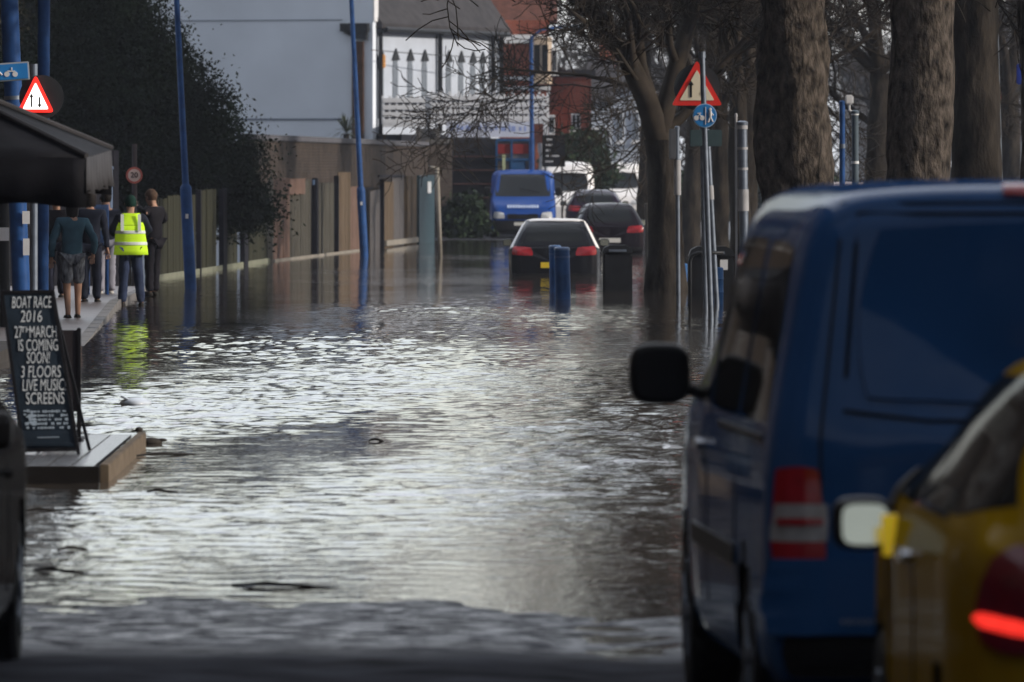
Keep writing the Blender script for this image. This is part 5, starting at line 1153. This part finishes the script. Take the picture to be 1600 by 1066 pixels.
def person(label, px, Y, h, rz, top, bottom, hair, shoe, pose, z0=0, skirt=None, legs_bare=False, hat=None, vest=False, bulk=1.0, group=None):
    """local frame: facing +y, feet at z=0; pose gives hands and feet"""
    t = thing('person', label, 'person', (W(px, 0, Y).x, Y, z0), rz, group); k = h/1.75
    P = lambda x, y, z: Vector((x*k, y*k, z*k))
    hipL, hipR = P(-.09, 0, .90), P(.09, 0, .90); fl, fr_ = pose['feet']; hl, hr = pose['hands']; b_ = bulk
    kneeL = hipL.lerp(P(*fl), .52)+P(0, .03, 0); kneeR = hipR.lerp(P(*fr_), .52)+P(0, .03, 0)
    shL, shR = P(-.19, 0, 1.43), P(.19, 0, 1.43); HL, HR = P(*hl), P(*hr)
    def elbow(s_, h_, sd):
        m = (s_+h_)/2; L_ = .29*k; d = (h_-s_).length/2; off = math.sqrt(max(L_*L_-d*d, .0004)); return m+Vector((sd*.5, -.75, -.3)).normalized()*off
    eL, eR = elbow(shL, HL, -1), elbow(shR, HR, 1); lean = pose.get('head', (0, .02))
    V = [P(0, 0, .95), P(0, 0, 1.10), P(0, 0, 1.28), P(0, 0, 1.42), P(lean[0]*.4, lean[1]*.4, 1.50), P(lean[0], lean[1], 1.59), P(lean[0], lean[1]+.01, 1.68), P(lean[0], lean[1], 1.735),
         shL, eL, HL, shR, eR, HR, hipL, kneeL, P(fl[0], fl[1], .09), P(fl[0]-.01, fl[1]+.12, .035), hipR, kneeR, P(fr_[0], fr_[1], .09), P(fr_[0]+.01, fr_[1]+.12, .035), P(lean[0], lean[1]+.10, 1.625)]
    E = [(0, 1), (1, 2), (2, 3), (3, 4), (4, 5), (5, 6), (6, 7), (3, 8), (8, 9), (9, 10), (3, 11), (11, 12), (12, 13), (0, 14), (14, 15), (15, 16), (16, 17), (0, 18), (18, 19), (19, 20), (20, 21), (5, 22)]
    Rr = [(.13, .10), (.12, .09), (.14, .10), (.12, .09), .055, (.075, .085), (.08, .095), (.05, .06), .055, .042, .028, .055, .042, .028, .085, .058, .04, .032, .085, .058, .04, .032, .014]
    Rr = [tuple(x*k for x in (r if hasattr(r, '__len__') else (r, r))) for r in Rr]
    body = skin_mesh('body', V, E, Rr, SKIN, t)
    # hands: palm plus five separate bent fingers, continuous with the wrist
    for (e, hnd, sd) in ((eL, HL, -1), (eR, HR, 1)):
        d = (hnd-e).normalized(); s_ = d.cross(Vector((0, 1, .2))).normalized(); u = s_.cross(d); hv = [hnd-d*.02*k, hnd+d*.045*k, hnd+d*.085*k]; he = [(0, 1), (1, 2)]; hr_ = [(.024*k, .02*k), (.038*k, .016*k), (.036*k, .014*k)]
        hob = skin_mesh('hand', hv, he, hr_, SKIN, body, sub=1)
        n = MB()
        for i, ln in enumerate((.062, .072, .066, .052)):
            b0 = hnd+d*.085*k+s_*(i-1.5)*.019*k; n.tube([b0, b0+d*ln*.45*k, b0+d*ln*.8*k-u*.018*k, b0+d*ln*.85*k-u*.038*k], [.009*k, .0085*k, .008*k, .006*k], 6)
        b0 = hnd+d*.03*k-s_*sd*.032*k; n.tube([b0, b0-s_*sd*.025*k+d*.025*k, b0-s_*sd*.03*k+d*.05*k-u*.012*k], [.011*k, .010*k, .007*k], 6); n.build('fingers', SKIN, hob, smooth=True)
    # face
    hc = V[6]
    for sd in (-1, 1): n = MB(); n.ellipsoid((hc.x+sd*.032*k, hc.y+.088*k, hc.z-.015*k), (.012*k, .008*k, .009*k), 8, 6); n.build('eye', SGNW, body, smooth=True)
    n = MB(); n.ellipsoid((hc.x, hc.y+.092*k, hc.z-.085*k), (.024*k, .008*k, .007*k), 8, 6); n.build('mouth', M('lips', (.3, .1, .09), .5), body)
    for sd in (-1, 1): n = MB(); n.ellipsoid((hc.x+sd*.083*k, hc.y, hc.z-.025*k), (.012*k, .02*k, .032*k), 8, 6); n.build('ear', SKIN, body, smooth=True)
    # hair: shell over the crown, back and sides
    n = MB(); vs = []; fs = []; nu, nv = 18, 9
    for j in range(nv+1):
        th = math.pi*.72*j/nv
        for i in range(nu):
            a = 2*math.pi*i/nu; fr2 = max(0, math.sin(a)); th2 = th*(1-.42*fr2); rr = 1+.05*math.sin(i*3.1+j)
            vs.append((hc.x+.096*k*math.sin(th2)*math.cos(a)*rr, hc.y-.006+.112*k*math.sin(th2)*math.sin(a)*rr, hc.z-.005*k+.115*k*math.cos(th2)*rr-(pose.get('long', 0)*k*max(0, (j/nv-.7))*(1-fr2))))
    for j in range(nv):
        for i in range(nu): fs.append((j*nu+i, j*nu+(i+1) % nu, (j+1)*nu+(i+1) % nu, (j+1)*nu+i))
    n.add(vs, fs); n.build('hair' if not hat else 'woolly_hat', hat or hair, t, smooth=True)
    # trousers / shoes / top
    c = .018
    tr_legs = .0 if not legs_bare else .5
    fL, fR = P(fl[0], fl[1], .075), P(fr_[0], fr_[1], .075)
    if legs_bare: fL, fR = kneeL.lerp(hipL, .15), kneeR.lerp(hipR, .15)
    tv = [P(0, 0, .97), hipL, kneeL if not legs_bare else hipL.lerp(fL, .5), fL, hipR, kneeR if not legs_bare else hipR.lerp(fR, .5), fR]
    rad = [(.150*b_, .115), .100*b_, .080, .072, .100*b_, .080, .072] if not legs_bare else [(.155, .12), .112, .105, .10, .112, .105, .10]
    skin_mesh('trousers' if not legs_bare else 'patterned_shorts', tv, [(0, 1), (1, 2), (2, 3), (0, 4), (4, 5), (5, 6)], [tuple(x*k for x in (r if hasattr(r, '__len__') else (r, r))) for r in rad], bottom, t)
    for sd, f in ((-1, fl), (1, fr_)):
        skin_mesh('shoe', [P(f[0], f[1]-.05, .05), P(f[0], f[1]+.05, .045), P(f[0]+sd*.01, f[1]+.17, .035)], [(0, 1), (1, 2)], [(.058*k, .062*k), (.056*k, .055*k), (.045*k, .04*k)], shoe, t, sub=1)
    jv = [P(0, 0, .88), P(0, 0, 1.08), P(0, 0, 1.28), P(0, 0, 1.42), P(lean[0]*.3, lean[1]*.3, 1.49), shL, eL, eL.lerp(HL, .92), shR, eR, eR.lerp(HR, .92)]
    jr = [(.165*b_, .13*b_), (.16*b_, .125*b_), (.17*b_, .13*b_), (.14*b_, .11), .07, .078, .060, .045, .078, .060, .045]
    skin_mesh('jacket' if not pose.get('sweater') else 'sweater', jv, [(0, 1), (1, 2), (2, 3), (3, 4), (3, 5), (5, 6), (6, 7), (3, 8), (8, 9), (9, 10)], [tuple(x*k for x in (r if hasattr(r, '__len__') else (r, r))) for r in jr], top, t)
    if vest:
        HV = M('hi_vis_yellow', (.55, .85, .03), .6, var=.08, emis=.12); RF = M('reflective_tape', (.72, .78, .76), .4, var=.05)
        def tub(z0, z1, w0, w1, mat, nm, par, g=.0, d0=.15, d1=.15):
            n = MB(); nn = 28; rows = 6; vs = []; fs = []
            for j in range(rows+1):
                u = j/rows; z = z0+(z1-z0)*u; a_ = w0+(w1-w0)*u; dd = d0+(d1-d0)*u
                for i in range(nn):
                    a = 2*math.pi*i/nn; rp = 1+.025*math.sin(5*a+z*9)+g/.2; ca, sa = math.cos(a), math.sin(a)
                    vs.append(P(math.copysign(abs(ca)**.8, ca)*a_*rp, math.copysign(abs(sa)**.8, sa)*dd*rp, z))
            for j in range(rows):
                for i in range(nn): fs.append((j*nn+i, j*nn+(i+1) % nn, (j+1)*nn+(i+1) % nn, (j+1)*nn+i))
            n.add(vs, fs); o = n.build(nm, mat, par, smooth=True); o.modifiers.new('thickness', 'SOLIDIFY').thickness = .006; return o
        vt = tub(.84, 1.30, .275, .225, HV, 'hi_vis_vest', t, d0=.19, d1=.17)
        tub(1.30, 1.50, .225, .15, HV, 'vest_yoke', t, d0=.17, d1=.10)
        tub(1.175, 1.225, .240, .236, RF, 'reflective_band', vt, .003, .180, .177); tub(.995, 1.045, .261, .256, RF, 'reflective_band', vt, .003, .189, .186)
        for sd in (-1, 1):
            n = MB(); n.box(P(sd*.135, -.168, 1.35), (.05*k, .012, .27*k), Matrix.Rotation(R(-8), 3, 'X')); n.build('reflective_strap', RF, vt)
    return t
TROU = M('dark_trousers', (.022, .024, .042), .8, var=.3, vs=8); NAVY = M('navy_jacket', (.012, .015, .028), .75, var=.3, vs=6); TEALJ = M('teal_sweater', (.055, .12, .17), .85, var=.25, vs=7); BLK = M('black_coat', (.009, .008, .012), .75, var=.3, vs=6)
SHO = M('shoe_leather', (.02, .018, .016), .5); HAIRD = M('dark_hair', (.012, .009, .008), .6, var=.3, vs=30); HAIRB = M('brown_hair', (.10, .06, .04), .6, var=.3, vs=30); GREENH = M('green_wool', (.01, .035, .028), .9, var=.3, vs=20)
SHORTS = M('patterned_cloth', (.02, .022, .035), .8, var=.3, vs=9, c2=(.28, .3, .34), stretch=(3, 3, .8)); GREYT = M('pale_trousers', (.25, .25, .3), .8); WSH = M('white_shoe', (.5, .5, .48), .6)
PPL = 'people watching the flood by the posts'
JEANS = M('blue_jeans', (.030, .042, .085), .85, var=.3, vs=9)
person('man in a yellow hi-vis vest and green hat, back to us', 204, GY(478), 1.66, R(4), NAVY, JEANS, HAIRD, SHO, dict(feet=((-.13, 0, 0), (.17, .05, 0)), hands=((-.22, .30, 1.12), (.20, .34, 1.15)), head=(0, .03)), z0=-.03, hat=GREENH, vest=True, bulk=1.15, group=PPL)
person('person in a teal sweater and patterned shorts walking away', 113, GY(503), 1.62, R(8), TEALJ, SHORTS, HAIRD, SHO, dict(feet=((-.07, -.10, 0), (.09, .12, 0)), hands=((-.30, .05, .90), (.31, .08, .95)), long=.4, sweater=True), z0=.02, legs_bare=True, group=PPL)
person('person in black raising a camera, beside the leaning blue post', 240, GY(464), 1.70, R(52), BLK, BLK, HAIRB, SHO, dict(feet=((-.09, 0, 0), (.11, .06, 0)), hands=((-.10, .26, 1.50), (.12, .28, 1.22)), head=(0, .05)), z0=0, group=PPL)
person('person in a long navy coat behind the teal sweater', 141, GY(482), 1.66, R(-10), NAVY, NAVY, HAIRD, SHO, dict(feet=((-.1, 0, 0), (.1, .03, 0)), hands=((-.24, .08, .88), (.26, .06, .86)), long=.25), z0=.05, bulk=1.1, group=PPL)
person('pale-haired person almost hidden at the left of the group', 88, GY(474), 1.62, R(170), BLK, TROU, M('blonde_hair', (.35, .28, .2), .6), SHO, dict(feet=((-.1, 0, 0), (.1, .03, 0)), hands=((-.24, .08, .88), (.26, .06, .86))), z0=.05, group=PPL)
person('person in pale trousers just left of the hi-vis man', 166, GY(466), 1.64, R(20), NAVY, GREYT, HAIRD, WSH, dict(feet=((-.1, 0, 0), (.1, .03, 0)), hands=((-.2, .2, 1.0), (.2, .25, 1.05))), z0=.03, group=PPL)
t = thing('camera', 'black camera held up by the person in black', 'camera', tuple(Vector((W(240, 0, GY(464)).x, GY(464), 0))+Matrix.Rotation(R(52), 3, 'Z') @ Vector((-.02, .36, 1.50))), R(52))
n = MB(); n.box((0, 0, 0), (.13, .06, .09), bev=.012); n.build('body', PLASTIC, t); n = MB(); n.lathe((0, .03, 0), [(.032, 0), (.032, .09), (.036, .1), (.036, .11)], 'y', 16); n.build('lens', PLASTIC, t, smooth='auto')
# blue information panel on posts behind the group
Y = 137.0; s = Y/F; t = thing('information_panel', 'blue notice panel on two posts behind the people', 'sign', (W(152, 0, Y).x, Y, 0))
n = MB(); n.box((0, 0, W(0, 352, Y).z), (34*s, .04, 64*s), bev=.01); fc = n.build('panel', M('panel_blue', (.07, .12, .26), .5, var=.3, vs=8), t)
n = MB(); n.box((.0, -.03, W(0, 345, Y).z), (22*s, .01, 30*s)); n.build('poster', M('poster_grey', (.18, .22, .28), .6, c2=(.3, .35, .4)), fc)
for x in (-.15, .15): n = MB(); n.tube([(x, .04, -.1), (x, .04, 1.5)], .03, 8); n.build('post', BLUEPAINT, t)
tt = plain_post('street_post', 'pale wide post above the blue notice panel', 170, 490, 170, 262, .065, M('pale_blue_post', (.16, .22, .34), .5), Y=139, group=PB)

# ---------------------------------------------------------------- damp winter air
hm = bpy.data.materials.new('damp_air'); hm.use_nodes = True; nt = hm.node_tree; nt.nodes.remove(nt.nodes['Principled BSDF'])
pv = nt.nodes.new('ShaderNodeVolumePrincipled'); pv.inputs['Color'].default_value = (.80, .86, 1, 1); pv.inputs['Density'].default_value = .0002; pv.inputs['Anisotropy'].default_value = .3
nt.links.new(pv.outputs[0], nt.nodes['Material Output'].inputs['Volume'])
kind(MB().box((0, 1400, 14), (1900, 3400, 34)).build('haze', hm), 'stuff')
